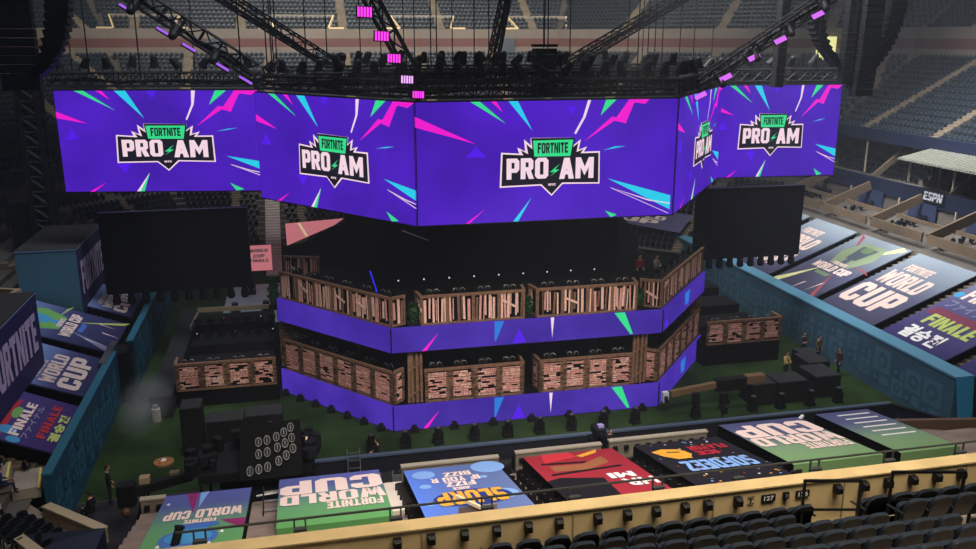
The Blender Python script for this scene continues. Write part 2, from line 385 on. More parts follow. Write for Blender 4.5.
# keep the nearest ones as individual seats
near_spots.sort(key=lambda s: (s[0]-CAMX)**2+(s[1]-CAMY)**2)
NIND = 205
vis = []
rest = []
for s_ in near_spots:
    # camera-frustum test to choose seats the picture shows
    v = Vector((s_[0], s_[1], s_[2]+.5-HC)); fw = Vector((math.sin(YAW)*math.cos(PIT), math.cos(YAW)*math.cos(PIT), -math.sin(PIT)))
    rr = Vector((math.cos(YAW), -math.sin(YAW), 0)); d = v.dot(fw); px = 488+F*v.dot(rr)/d if d > 0 else -1
    if len(vis) < NIND and 842 < px < 978: vis.append(s_)
    else: rest.append(s_)
for s_ in rest: seat_shape(bulk, *s_)
tag(bulk.build('stadium_seating'), 'distant ranks of dark folding seats filling the upper decks beyond the nearest sections', 'seats', kind='stuff')
tag(bulk_low.build('lower_seating'), 'dim rows of dark seats between and behind the printed tarps around the court', 'seats', kind='stuff')
struct(aisle.build('aisle_steps'))

# a proper seat with parts
def make_seat(label, group, name='stadium_seat', SEAT=SEAT, SEATL=SEATL):
    t = thing(name, label, 'seat', group=group)
    # facing +Y ; curved shell back
    b = MB(); n = 8; vs = []; fs = []
    prof = [(-.20,.32)]
    for q in range(17):
        a_ = PI-PI*q/16; cx_, sx_ = math.cos(a_), math.sin(a_)
        prof.append((.228*math.copysign(abs(cx_)**.6, cx_), .62+.245*abs(sx_)**.65))
    prof.append((.20,.32))
    def shell(off, k):
        return [(x*(1 if k == 0 else .96), -.12-.32*(z-.34)+off, z-(.012 if k else 0)) for x, z in prof]
    f0 = shell(0, 0); f1 = shell(-.085, 1); N = len(prof)
    b.add(f0, [(i, N-1-i, N-2-i, i+1) for i in range(N//2)], SEAT); b.add(f1, [(i, i+1, N-2-i, N-1-i) for i in range(N//2)], SEAT)
    b.add(f0+f1, [(i, i+1, N+i+1, N+i) for i in range(N-1)]+[(N-1, 0, N, 2*N-1)], SEATL)
    b.build('backrest', t)
    s = MB(); sp = [(-.19,.24),(-.205,.48),(-.17,.59),(-.09,.63),(.09,.63),(.17,.59),(.205,.48),(.19,.24)]
    g0 = [(x, -.02+.12*(z-.24), z) for x, z in sp]; g1 = [(x, -.10+.05*(z-.24), z) for x, z in sp]; K = len(sp)
    s.add(g0, [tuple(range(K))[::-1]], SEAT); s.add(g1, [tuple(range(K))], SEAT)
    s.add(g0+g1, [(i, i+1, K+i+1, K+i) for i in range(K-1)]+[(K-1, 0, K, 2*K-1)], SEATL)
    s.build('folding_seat', t)
    for sx in (-1, 1):
        a = MB(); a.beam((sx*.275,-.30,.58), (sx*.275,.14,.52), .035, .03, SEATL); a.beam((sx*.275,-.14,0), (sx*.275,-.14,.58), .03, .06, BLK); a.build('armrest', t)
    return t
proto = make_seat('dark folding stadium seat in the upper deck bays on the right side of the arena', 'upper deck seats on the right', SEAT=SEATD, SEATL=SEATDL)
for i, (x, y, z, fx, fy) in enumerate(vis):
    rz = math.atan2(fy, fx)-PI/2
    if i == 0: proto.location = (x, y, z); proto.rotation_euler = (0, 0, rz)
    else: dup(proto, (x, y, z), rz)

# box divider walls and fascia details on the right stand
TAND2 = mat('divider_tan', (104,88,72), .85, var=.15, scale=1)
for k, y in enumerate([40, 46.5, 53, 59.5, 66, 72.5]):
    m = MB(); m.beam((44.6, y, 6.9), (49.0, y, 8.6), .18, .75, TAND2); m.beam((44.6, y-5.9, 6.9), (44.6, y, 6.9), .16, .7, TAND2)
    m.beam((46.6,y-5.9,7.4),(46.6,y-.4,7.4),.14,.3,TAND2)
    struct(m.build('box_divider'))
for k, y in enumerate([38, 47.5, 57, 66.5, 76]):
    m = MB(); m.beam((49.5, y, 9.2), (53.0, y, 12.0), .16, .5, TAND2); m.beam((50.8,y+3,9.2),(50.8,y+3,12.2),.12,.12,CONC); struct(m.build('suite_divider'))
for k, y in enumerate([40, 46.5, 53, 59.5, 66]):
    m = MB(); m.beam((48.9, y+2.5, 6.6), (48.9, y+2.5, 8.2), .12, .12, CONC); m.box((49.15, y, 7.5), (.05, 3.2, 1.4), NAVY2); struct(m.build('suite_column'))
# ribbed canopy with the broadcaster's sign below it
rf = thing('ribbed_canopy', 'pale ribbed metal canopy roof over the broadcast booth on the right', 'canopy', (47.9, 58.2, 11.6))
m = MB(); ROOF = mat('canopy_metal', (158,158,146), .5, .1, var=.1)
for i in range(34):
    y = -9+i*.36; m.box((3.2, y, .75), (7.0, .14, .16), ROOF, ry=-.22); m.box((3.2, y+.18, .68), (7.0, .22, .06), mat('canopy_groove', (92,92,86), .6), ry=-.22)
m.build('roof_sheet', rf)
for y in (-8, -2, 3): MB().box((1.0, y, -.85), (.14, .14, 2.1), CONC).build('post', rf)
m = MB(); m.box((3.2, -3, -.7), (.1, 12, 1.8), mat('booth_glass', (20,24,28), .15)); m.build('back_glass', rf)
sg = thing('network_sign', 'white four-letter broadcaster sign on the navy suite fascia', 'sign', (49.1, 58.4, 8.75))
m = MB(); m.box((0, 0, .1), (.1, 2.5, 1.0), PBLACK); m.build('panel', sg)
m = MB(); fr = Frame((-.06, 1.1, .5), (0,-1,0), (0,0,-1), 2.2, .75); fr.text(m, 'ESPN', .03, .05, .97, .95, mat('sign_grey', (172,176,184), .7), .02, skew=.05)
fr.poly(m, [(0,.36),(1,.36),(1,.42),(0,.42)], PBLACK, .03); m.build('lettering', sg)
for k, (y, z, t) in enumerate([(70,9.2-.55,'INTERIOR DESIGN'),(66,12.6,'EMIRATES AIRLINE')]):
    pass

# bright doorway behind the right line arrays
dr = MB(); dr.box((56.6, 86.2, 19.9), (2.0, .1, 2.4), glow('daylight', (226,224,150), 1.1), rz=-PI/4); struct(dr.build('door_1'))
# pale colour gives the vomitory rims on the far upper deck a lit look
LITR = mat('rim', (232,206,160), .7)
for k, x in enumerate([-16, 2, 17, 32, 47]):
    yy = T0+U0; m = MB()
    m.bb(x-3.2, x+3.2, yy-.6, yy+2.5, UZ0-1, UZ0+.35, mat('vom_dark', (70,64,56), .9))
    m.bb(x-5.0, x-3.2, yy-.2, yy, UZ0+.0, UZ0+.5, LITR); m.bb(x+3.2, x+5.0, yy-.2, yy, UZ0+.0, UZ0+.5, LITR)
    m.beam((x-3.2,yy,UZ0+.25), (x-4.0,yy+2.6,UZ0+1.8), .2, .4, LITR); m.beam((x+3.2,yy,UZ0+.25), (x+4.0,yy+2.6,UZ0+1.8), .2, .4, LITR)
    m.bb(x-4.0, x+4.0, yy+2.5, yy+2.8, UZ0+1.6, UZ0+2.0, CONC)
    struct(m.build('vomitory'))
for k, x in enumerate([-24, -8, 27]):
    m = MB(); m.bb(x-1.1, x+1.1, T0+rt-.1, T0+rt+.15, zt, zt+1.9, mat('door_grey', (78,84,92), .7)); struct(m.build('door_%d' % (k+2)))
for k, y in enumerate([56, 36]):
    m = MB(); m.bb(R0+rt-.05, R0+rt+.15, y-1.8, y+1.8, zt, zt+1.7, mat('gate_grey', (58,64,70), .7)); struct(m.build('door_%d' % (k+5)))

# ------------------------------------------------------------------ blue patterned side walls of the court
TEAL = mat('barrier_blue', (58,90,108), .6, var=.12, scale=.5)
TEALL = mat('barrier_blue_light', (72,106,124), .6)
TEALD = mat('barrier_blue_dark', (50,84,106), .6)
CAPB = mat('barrier_cap', (88,140,164), .5)
DTEAL = mat('barrier_teal', (22,70,90), .6, var=.15, scale=.5)
DTEALL = mat('barrier_teal_light', (40,98,118), .6)
DTEALD = mat('barrier_teal_dark', (14,48,70), .6)
def barrier(name, x, y0, y1, z1, side, mats, capm, seed):
    random.seed(seed)
    b, l, d = mats; m = MB(); w = 1.1
    if side > 0: m.bb(x, x+w, y0, y1, 0, z1, b); m.bb(x-.05, x+w, y0-.05, y1, z1, z1+.12, capm)
    else: m.bb(x-.35, x, y0, y1, 0, z1, b); m.bb(x-.37, x+.04, y0-.05, y1, z1, z1+.1, capm)
    W = y1-y0
    fr = Frame((x, y1, z1), (0,-1,0), (0,0,-1), W, z1) if side > 0 else Frame((x, y0, z1), (0,1,0), (0,0,-1), W, z1)
    y = .3
    while y < W-1.6:
        s = random.choice([1.3, 1.5, 1.0]); a0, a1 = y/W, (y+s)/W
        b0 = random.uniform(.08, .9-s/z1) if s/z1 < .8 else .1
        fr.poly(m, [(a0,b0),(a1,b0),(a1,b0+s/z1),(a0,b0+s/z1)], l, .012)
        cx, cy = (a0+a1)/2, b0+s/z1/2
        fr.disc(m, cx, cy, .32*s/W, b, .02); fr.disc(m, cx, cy, .15*s/W, l, .028)
        # small companion block
        s2 = .55; bb = b0+s/z1+.06 if b0 < .3 else b0-s2/z1-.04
        if 0 < bb < 1-s2/z1:
            fr.poly(m, [(a0,bb),(a0+s2/W,bb),(a0+s2/W,bb+s2/z1),(a0,bb+s2/z1)], d, .012)
            fr.disc(m, a0+s2/2/W, bb+s2/2/z1, .16/W, l, .02)
            fr.poly(m, [(a0+.7/W,bb),(a1,bb),(a1,bb+s2/z1),(a0+.7/W,bb+s2/z1)], l, .012)
        y += s+random.uniform(.1, .5)
    return struct(m.build(name))
barrier('wall_right', 34.4, 37.35, 82, 3.15, 1, (TEAL, TEALL, TEALD), CAPB, 3)
m = MB(); m.add([(34.35,37.3,3.27),(35.5,37.3,3.27),(35.5,36.9,0),(34.6,36.9,0)], [(0,1,2,3)], mat('barrier_end', (60,150,200), .5)); m.bb(35.5,35.9,36.6,37.3,0,3.2,BLK); struct(m.build('trim_3'))
barrier('wall_left', -10.7, 36.4, 51.6, 3.2, -1, (DTEAL, DTEALL, DTEALD), DTEALL, 5)
m = barrier('wall_left', -10.1, 53.3, 74, 3.2, -1, (DTEAL, DTEALL, DTEALD), DTEALL, 6)
m = MB(); m.bb(-11.0,-10.2,51.6,53.3,0,3.1,BLK); m.bb(-11.3,-10.9,49.5,53.2,3.0,3.35,GRY); struct(m.build('trim_4'))

# ------------------------------------------------------------------ tarps
BGR = grad('tarp_fade_right', 0, [(0,(58,56,78)),(.45,(78,80,104)),(1,(138,150,160))])
BGRN = grad('tarp_navy_right', 0, [(0,(46,40,92)),(.6,(86,84,124)),(1,(130,130,150))])
BGL = grad('tarp_fade_left', 0, [(0,(120,140,190)),(.5,(64,66,110)),(1,(36,34,70))])
BGLN = grad('tarp_navy_left', 0, [(0,(74,60,120)),(1,(52,34,90))])
BGN = grad('tarp_fade_near', 1, [(0,(96,156,88)),(.40,(98,150,108)),(.78,(84,92,150)),(1,(88,96,166))])
BGN2 = grad('tarp_fade_near_dull', 1, [(0,(116,150,98)),(.35,(118,148,114)),(.7,(84,90,124)),(1,(72,76,116))])
BGB = grad('tarp_blue', 0, [(0,(88,126,220)),(.45,(88,108,164)),(1,(98,116,160))])
def wc(m, fr, c, lo=.0):
    fr.text(m, 'FORTNITE', .18, .16, .60, .26, c, skew=0)
    fr.text(m, 'WORLD', .10, .29, .82, .50, c); fr.text(m, 'CUP', .06, .54, .86, .84, c)
def trophy(m, fr, c1, c2, c3, txtc, t1, t2):
    # rays and a plain two-handled cup
    for a, b, c in [(.0,.0,t1),(.85,.0,t2),(.0,.95,t2),(.9,.98,t1),(.98,.45,t1)]:
        dx, dy = .5-a, .42-b
        fr.poly(m, [(a,b),(a+.12*(1 if dy else 0),b+.04),(a+dx*.7,b+dy*.7)], c, .012)
    fr.poly(m, [(.28,.10),(.72,.10),(.84,.30),(.70,.50),(.30,.50),(.16,.30)], c1, .014)
    fr.poly(m, [(.34,.16),(.66,.16),(.60,.38),(.40,.38)], c2, .02); fr.poly(m, [(.46,.38),(.54,.38),(.56,.48),(.44,.48)], c2, .02)
    fr.disc(m, .5, .2, .10, c3, .026, ry=.05)
    fr.text(m, 'WORLD CUP', .14, .52, .86, .62, txtc, .03); fr.text(m, 'FORTNITE', .36, .46, .64, .505, txtc, .034)
    fr.poly(m, [(.34,.645),(.66,.645),(.62,.69),(.38,.69)], c3, .018)
    for a, b in [(.2,.75),(.5,.85),(.75,.78)]: fr.poly(m, [(a,b),(a+.03,b-.02),(a-.04,b+.16)], txtc, .016)
def finale(m, fr, right=True):
    fr.text(m, 'FINALE', .12, .18, .80, .34, PINKW, .03); fr.disc(m, .2, .14, .08, PCYAN, .02); fr.disc(m, .55, .12, .12, PGREEN, .018, ry=.08); fr.disc(m, .05, .3, .06, PCYAN, .02)
    fr.poly(m, [(.0,.0),(.75,.0),(.85,.08),(.1,.10)], PRED, .012)
    fr.text(m, 'ファイナル', .10, .37, .78, .48, PGREY, .03, .03, heavy=False)
    if right: fr.poly(m, [(.08,.50),(.95,.50),(.92,.60),(.04,.60)], mat('print_wine', (120,56,78), .7), .014)
    fr.text(m, 'FINALE', .18, .58, .88, .72, PLIME if right else PRED, .03)
    fr.text(m, '결승전', .16, .76, .72, .92, PWHITE if right else PLIME, .035, .04, heavy=False)
def tarp(name, label, bg, fr_fn, art, skirtm=BLK2, h=.55, grp=None):
    pass
def side_tarp(side, y0, y1, bg, art, label, xa=None, xb=None, za=2.95, zb=6.1):
    t = thing('printed_tarp', label, 'tarp', (0,0,0))
    m = MB()
    if side > 0:
        xa = xa or 35.55; xb = xb or 43.4
        L = math.hypot(xb-xa, zb-za); fr = Frame((xb, y1, zb), (0,-1,0), (xa-xb, 0, za-zb), y1-y0, L)
    else:
        xa = xa or -11.1; xb = xb or -14.5
        L = math.hypot(xb-xa, zb-za); fr = Frame((xb, y0, zb), (0,1,0), (xa-xb, 0, za-zb), y1-y0, L)
    m.quad((xa,y0,za), (xb,y0,zb), (xb,y1,zb), (xa,y1,za), bg)
    m.quad((xa,y0,za-.1), (xb,y0,zb-.1), (xb,y1,zb-.1), (xa,y1,za-.1), bg)
    for e in ((xa,y0,za,xb,y0,zb),(xa,y1,za,xb,y1,zb),(xa,y0,za,xa,y1,za),(xb,y0,zb,xb,y1,zb)):
        m.quad((e[0],e[1],e[2]),(e[3],e[4],e[5]),(e[3],e[4],e[5]-.1),(e[0],e[1],e[2]-.1), bg)
    art(m, fr); m.build('cover', t)
    s = MB(); hh = .75
    for y in (y0+.06, y1-.06): s.quad((xa,y,za-.1),(xb,y,zb-.1),(xb,y,zb-.1-hh),(xa,y,za-.1-hh*.6), BLK2)
    s.quad((xb,y0+.06,zb-.1),(xb,y1-.06,zb-.1),(xb,y1-.06,zb-hh),(xb,y0+.06,zb-hh), BLK2)
    s.build('skirt', t)
    return t
tr = lambda m, fr: trophy(m, fr, mat('print_green_hazed',(136,152,120),.7), mat('print_steel',(84,92,104),.7), mat('print_sage',(112,138,100),.7), PINKW, mat('print_dullred',(150,70,78),.7), mat('print_paleyellow',(220,220,150),.7))  # trophy print colours dulled to put the right stand's haze into them
wcR = lambda m, fr: wc(m, fr, mat('print_rose', (214,190,178), .7))
side_tarp(1, 33.2, 39.0, BGRN, wcR, 'violet printed tarp at the right edge nearest the end of the blue wall')
side_tarp(1, 40.0, 45.6, BGRN, lambda m, fr: finale(m, fr), 'printed tarp with lime FINALE and Korean lettering on the right stand')
side_tarp(1, 46.5, 52.2, BGR, wcR, 'WORLD CUP tarp between the FINALE tarp and the trophy tarp, right stand')
side_tarp(1, 53.0, 58.6, BGR, tr, 'tarp with green trophy print and coloured rays, right stand')
side_tarp(1, 59.4, 65.0, BGR, wcR, 'WORLD CUP tarp half hidden by the blank hanging screen, right stand')
side_tarp(1, 66.0, 71.6, BGR, wcR, 'farthest printed tarp on the right stand behind the blank screen')
trL = lambda m, fr: trophy(m, fr, PGREEN, PCYAN, PBLUE, PINKW, PLIME, PGREY)
side_tarp(-1, 39.0, 44.2, BGLN, lambda m, fr: finale(m, fr, False), 'violet tarp with lime Korean lettering nearest camera on left stand', xb=-13.65, zb=4.05)
side_tarp(-1, 45.5, 51.0, BGL, wcR, 'WORLD CUP tarp next to the violet Korean lettered tarp, left stand', zb=4.3)
side_tarp(-1, 52.2, 57.8, BGL, trL, 'dark tarp with green trophy print and pale streaks, left stand', xb=-17.4, zb=5.3)
side_tarp(-1, 59.3, 64.6, BGL, wcR, 'WORLD CUP tarp partly below the left blank screen, beyond the trophy tarp', xb=-13.75, zb=3.95)
def near_tarp(x0, x1, bg, art, label, yc=34.5, zc=2.45, yn=29.3, zn=3.75, frontm=None, sk=.75):
    t = thing('printed_tarp', label, 'tarp', (0,0,0))
    m = MB(); L = math.hypot(yc-yn, zn-zc); fr = Frame((x1, yn, zn), (-1,0,0), (0, yc-yn, zc-zn), x1-x0, L)
    m.quad((x0,yn,zn),(x1,yn,zn),(x1,yc,zc),(x0,yc,zc), bg)
    m.quad((x0,yn,zn),(x1,yn,zn),(x1,yn,zn-.5),(x0,yn,zn-.5), bg)
    art(m, fr); m.build('cover', t)
    s = MB()
    for x in (x0+.03, x1-.03): s.quad((x,yn,zn-.03),(x,yc,zc-.03),(x,yc,zc-sk),(x,yn,zn-sk), BLK2)
    s.quad((x0,yc,zc-.02),(x1,yc,zc-.02),(x1,yc,zc-sk),(x0,yc,zc-sk), BLK2)
    s.build('skirt', t); return t
def a_lines(m, fr):
    for i in range(6): fr.poly(m, [(.12+.0*i,.36+i*.105),(.72,.36+i*.105),(.72,.385+i*.105),(.12,.385+i*.105)], PWHITE, .015)
def a_trophy(m, fr):
    fr.poly(m, [(.62,1),(.76,1),(.60,.62)], PMAG, .012); fr.poly(m, [(.50,1),(.60,1),(.56,.7)], PLBLUE, .013); fr.poly(m, [(.0,.45),(.0,.28),(.28,.46)], PMAG, .012)
    fr.text(m, 'WORLD CUP', .06, .52, .90, .66, PINKW, .03, rot=0); fr.text(m, 'FORTNITE', .32, .44, .66, .50, PINKW, .03)
    fr.disc(m, .55, .22, .30, PBLUE, .014, ry=.14); fr.disc(m, .55, .235, .24, PCYAN, .018, ry=.09)
    fr.poly(m, [(.36,.32),(.7,.32),(.6,.42),(.44,.42)], PCYAN, .016); fr.disc(m, .5, .40, .24, PBLUE, .02, ry=.045)
    for a, b in [(.3,.1),(.2,.25),(.8,.12),(.9,.8)]: fr.poly(m, [(a,b),(a+.05,b+.01),(a+.02,b+.05)], PWHITE, .016)
def a_wc(m, fr):
    fr.text(m, 'FORTNITE', .05, .25, .56, .38, PINKW); fr.text(m, 'WORLD', .01, .39, .98, .59, PINKW, skew=.0); fr.text(m, 'CUP', .01, .60, .985, .90, PINKW)
def a_slurp(m, fr):
    for a, b, r in [(.82,.86,.12),(.12,.90,.18),(.86,.62,.06),(.3,.42,.05),(.15,.35,.12),(.24,.7,.04),(.9,.3,.05)]: fr.disc(m, a, b, r, PLBLUE, .01, ry=r*.7)
    fr.text(m, 'FIZZ', .36, .56, .66, .65, PINKW, .03); fr.text(m, 'IF YOU R', .28, .66, .78, .75, PINKW, .03); fr.text(m, 'BIZZ', .34, .765, .62, .85, PINKW, .03)
    fr.disc(m, .48, .34, .38, mat('print_deepblue', (34,54,120), .7), .012, ry=.15)
    fr.text(m, 'SLURP', .16, .23, .82, .46, PORANGE, .03); fr.text(m, 'JUICE', .44, .49, .62, .54, PINKW, .03)
def a_red(m, fr):
    fr.poly(m, [(0.5,0),(1,0),(1,.46),(.86,.50),(.46,.42)], PBLACK, .014)
    fr.poly(m, [(.22,.70),(.5,.60),(.84,.62),(.84,.74),(.5,.72),(.22,.84)], PBROWN, .016)
    fr.poly(m, [(.46,.88),(.86,.80),(.80,1),(.5,1)], mat('print_brightred', (200,50,60), .7), .016); fr.poly(m, [(.22,.93),(.42,.86),(.46,.90),(.18,1)], PORANGE, .02)
    fr.poly(m, [(.15,.60),(.9,.55),(.9,.58),(.15,.63)], PBLACK, .018); fr.poly(m, [(.45,.74),(.9,.78),(.9,.81),(.42,.77)], PBLACK, .02)
    fr.text(m, 'MI', .14, .38, .40, .48, PWHITE, .03); fr.text(m, 'HR', .02, .22, .34, .35, PWHITE, .03)
def a_sof(m, fr):
    random.seed(11)
    for i in range(60):
        a, b = random.random()*.96, random.random()*.96; c = random.choice([PWHITE, PORANGE, PRED, PLBLUE, PGREY]); fr.poly(m, [(a,b),(a+.022,b+.006),(a+.016,b+.02),(a-.004,b+.014)], c, .02)
    fr.poly(m, [(.64,.60),(.78,.60),(.88,.68),(.94,.80),(.80,.84),(.62,.80),(.57,.68)], PORANGE, .026); fr.poly(m, [(.66,.73),(.80,.75),(.79,.77),(.66,.75)], PBLACK, .032)
    fr.text(m, 'FLAVOR', .10, .74, .52, .84, PRED, .03); fr.text(m, 'ICE', .28, .63, .52, .72, PRED, .03)
    fr.text(m, 'SOFDEEZ', .10, .34, .84, .54, PLBLUE, .035)
near_tarp(-5.95, -2.5, BGN, a_trophy, 'blue and green tarp printed with a trophy, nearest the left corner of the pit', yc=34.9, yn=27.4, zn=4.2)
near_tarp(-1.35, 2.95, BGN, a_wc, 'blue to green WORLD CUP tarp between the trophy tarp and the SLURP tarp', yc=35.3, yn=29.1)
near_tarp(4.0, 8.15, BGB, a_slurp, 'blue tarp with bubbles and orange SLURP lettering in the near stand', yc=34.9, yn=27.5, zn=4.2)
near_tarp(9.5, 13.8, grad('tarp_red', 0, [(0,(156,42,54)),(1,(148,38,50))]), a_red, 'red tarp with a large black patch in the near stand', yc=35.0, yn=27.6, zn=4.1)
near_tarp(14.9, 19.2, mat('tarp_black', (22,20,30), .75), a_sof, 'black tarp with pale blue lettering and a yellow blob in the near stand', yc=35.0, yn=27.8, zn=4.0)
near_tarp(19.8, 24.1, BGN2, a_wc, 'dull blue and green WORLD CUP tarp right of the black tarp, near stand', yc=36.1, zc=2.5, yn=29.5, zn=3.7)
near_tarp(25.2, 28.2, BGN2, a_lines, 'tarp printed with six white bars at the right end of the near stand', yc=36.2, zc=2.5, yn=29.8, zn=3.5)

# near lower terrace under the tarps
m = MB(); LTC = mat('near_step_concrete', (128,112,104), .9, var=.25, scale=.8)
for i in range(21):
    y1 = 35.6-i*.85; z = 1.35+i*.235
    m.quad((-7.2,y1-.85,z), (36,y1-.85,z), (36,y1,z), (-7.2,y1,z), LTC); m.quad((-7.2,y1,z-.235), (36,y1,z-.235), (36,y1,z), (-7.2,y1,z), LTC)
struct(m.build('near_terrace'))
nb = MB()
xs_gaps = [(-2.4,-1.45), (3.05,3.9), (8.25,9.4), (13.9,14.8), (19.3,20.0), (24.8,25.4), (29,31), (-7.1,-6.1)]
for i in range(1, 12):
    y1 = 35.6-i*.85; z = 1.35+i*.235
    for k, (a, b) in enumerate([(3.6,3.9),(8.3,8.6),(9.0,9.4),(14.3,14.8),(19.3,19.9),(13.9,14.1)]):
        seat_shape(nb, (a+b)/2, y1-.5, z, 0, 1)
tag(nb.build('lower_seating'), 'dark seats tucked along the aisles between the near printed tarps', 'seats', kind='stuff')
m = MB(); SIL = mat('white_cover', (208,196,182), .8)
for i in range(5): m.bb(3.0, 3.95, 34.6-i*.85, 35.3-i*.85, 1.4+i*.235, 1.75+i*.235, SIL)
tag(m.build('stair_cover'), 'off-white covered steps between the WORLD CUP tarp and the SLURP tarp', 'steps')

# tan box-seat parapets along the pit
def small_parapet(x0, x1, y, z0, z1, name_label, nheads, seed):
    t = thing('box_parapet', name_label, 'parapet', ((x0+x1)/2, y, z0))
    W = x1-x0; m = MB(); PST = mat('pit_stone', (122,112,98), .85, var=.2, scale=2); m.box((0,0,(z1-z0)/2), (W,.22,z1-z0), PST); m.box((0,0,z1-z0), (W+.06,.3,.08), mat('pit_stone_cap', (160,150,134), .8)); m.build('panel', t)
    for i in range(nheads):
        x = -W/2+(i+.5)*W/nheads; MB().box((x,-.17,(z1-z0)*.62), (.22,.14,.2), BLK).build('box_lamp', t)
    return t
small_parapet(4.1, 8.7, 36.5, .9, 1.85, 'short tan parapet behind the far edge of the blue SLURP tarp', 8, 1)
small_parapet(9.6, 13.9, 36.7, .9, 1.85, 'short tan parapet behind the red tarp', 8, 2)
small_parapet(14.4, 19.6, 36.9, .9, 1.85, 'short tan parapet behind the black tarp', 9, 3)
small_parapet(-7.2, -6.2, 36.0, .9, 1.85, 'stub of tan parapet left of the trophy tarp', 2, 3)

# court edge barrier (navy with grey cap)
ce = thing('court_barrier', 'long navy barrier with a grey cap between the grass and the crew pit', 'barrier', (14, 39.7, 0))
m = MB(); m.box((0,0,.45), (36.6,.14,.9), mat('barrier_dark', (20,22,32), .7)); m.build('panel', ce)
m = MB(); m.box((0,0,.94), (36.8,.26,.1), mat('cap_blue', (70,84,104), .5)); m.build('cap', ce)
m = MB(); m.beam((32.3,39.7,.9), (34.0,36.9,.9), .25, .12, DKG); m.beam((32.3,39.7,.45), (34.0,36.9,.45), .12, .9, NAVY); struct(m.build('trim_5'))
m = MB(); m.beam((29.6,36.4,1.3), (35.6,34.0,1.9), .25, .7, mat('brown_panel', (92,72,60), .8)); struct(m.build('trim_6'))

# ------------------------------------------------------------------ near parapet with rail
PY0, PY1, PZ = 14.02, 14.32, 12.37
m = MB(); m.bb(-2.6, 24, PY0, PY1, 9.5, PZ-.03, TAN); m.bb(-2.6, 24, PY0-.03, PY1+.03, PZ-.03, PZ, TAN)
for k in range(9): m.bb(-1+k*2.9, -.97+k*2.9, PY0-.012, PY0, 10.5, PZ-.08, TAND)
struct(m.build('wall_near'))
NSZ0z = 11.39
m = MB(); m.quad((-3,14.0,NSZ0z), (24,14.0,NSZ0z), (24,12.9,NSZ0z), (-3,12.9,NSZ0z), CONC)
NSY0, NSZ0, NDY, NDZ = 13.62, 11.39, .80, .345
for i in range(7):
    y = NSY0-i*NDY+.3; z = NSZ0+i*NDZ
    m.quad((-3,y,z), (26,y,z), (26,y-NDY,z), (-3,y-NDY,z), CONC); m.quad((-3,y,z-NDZ), (26,y,z-NDZ), (26,y,z), (-3,y,z), CONC)
struct(m.build('near_stand'))
rl = thing('parapet_rail', 'dark steel rail with bracket posts running along the far lip of the tan parapet', 'rail', (0, 14.55, PZ))
RAILG = mat('rail_grey', (72,74,74), .5, .2)
m = MB(); m.beam((-2.4,0,.16), (24,0,.16), .035, .035, RAILG); m.build('handrail', rl)
for k in range(15):
    x = -2+k*1.75; m = MB()
    for dx in (-.1, .1): m.beam((x+dx,0,-.12), (x+dx,0,.18), .03, .03, RAILG)
    m.box((x,-.05,-.03), (.24,.10,.05), RAILG); m.build('bracket', rl)
# black boxes on the parapet face
pk = thing('wall_lamp', '', 'lamp', (0,0,0), group='black box lamps on the tan parapet')
m = MB(); m.box((0,0,0), (.15,.10,.17), BLK); m.add([(-.075,-.05,.085),(.075,-.05,.085),(.055,-.12,.05),(-.055,-.12,.05),(-.075,-.05,-.085),(.075,-.05,-.085),(.055,-.12,-.07),(-.055,-.12,-.07)], [(0,1,2,3),(3,2,6,7),(0,3,7,4),(1,5,6,2),(4,7,6,5)], BLK); m.build('housing', pk)
MB().box((0,.055,0), (.06,.05,.06), DKG).build('mount', pk)
lamp_x = [1.46, 2.08, 2.7, 3.31, 3.92, 4.52, 5.29, 5.89, 6.48, 7.08, 7.56, 8.21, 10.42, 11.03, 11.59, 12.17, 12.75, 13.34]
for i, x in enumerate(lamp_x):
    o = pk if i == 0 else dup(pk, (0,0,0))
    o.location = (x, PY0-.06, PZ-.21); o['label'] = '%s of the small black box lamps on the tan parapet' % nth(i, len(lamp_x))
for x, t, lb in ((8.9, '127', 'black number plate 127 on the tan parapet'), (9.66, '126', 'black number plate 126 on the tan parapet beside the gate rail')):
    s = thing('section_sign', lb, 'sign', (x, PY0-.02, PZ-.25)); MB().box((0,0,0), (.3,.03,.14), PBLACK).build('plate', s)
    m = MB(); fr = Frame((-.12,-.018,.055), (1,0,0), (0,0,-1), .24, .11); fr.text(m, t, .05, .05, .95, .95, PWHITE, .003, .02, heavy=False); m.build('numerals', s)
s = thing('wall_socket', 'small grey socket box between the two number plates', 'socket', (9.28, PY0-.03, PZ-.24)); MB().box((0,0,0), (.12,.06,.14), DKG).build('box', s); MB().box((0,-.035,0), (.07,.02,.08), GRY).build('cover', s)
s = thing('wall_arrow', 'small dark pictogram painted left of plate 127', 'sign', (8.52, PY0-.015, PZ-.27)); m = MB(); m.box((0,0,.08), (.14,.01,.012), DKG); m.box((0,0,-.07), (.14,.01,.012), DKG); m.box((0,0,0), (.02,.01,.1), DKG); m.build('mark', s)
# gate rails
def gate(x0, x1, z, y, label, rz=-.22):
    g = thing('guard_rail', label, 'rail', (x0, y, NSZ0), rz); W = x1-x0
    m = MB(); m.beam((0,0,z), (W,0,z), .05, .05, DKG); m.build('top_rail', g)
    m = MB(); m.beam((0,0,z*.55), (W,0,z*.55), .04, .04, DKG); m.build('mid_rail', g)
    for x in (0, W): MB().beam((x,0,0), (x,0,z+.02), .05, .05, DKG).build('post', g)
gate(9.27, 10.35, 1.38, 13.4, 'left dark guard rail standing in front of plate 126')
gate(11.2, 12.62, 1.34, 13.4, 'right dark guard rail at the top of the aisle opening')
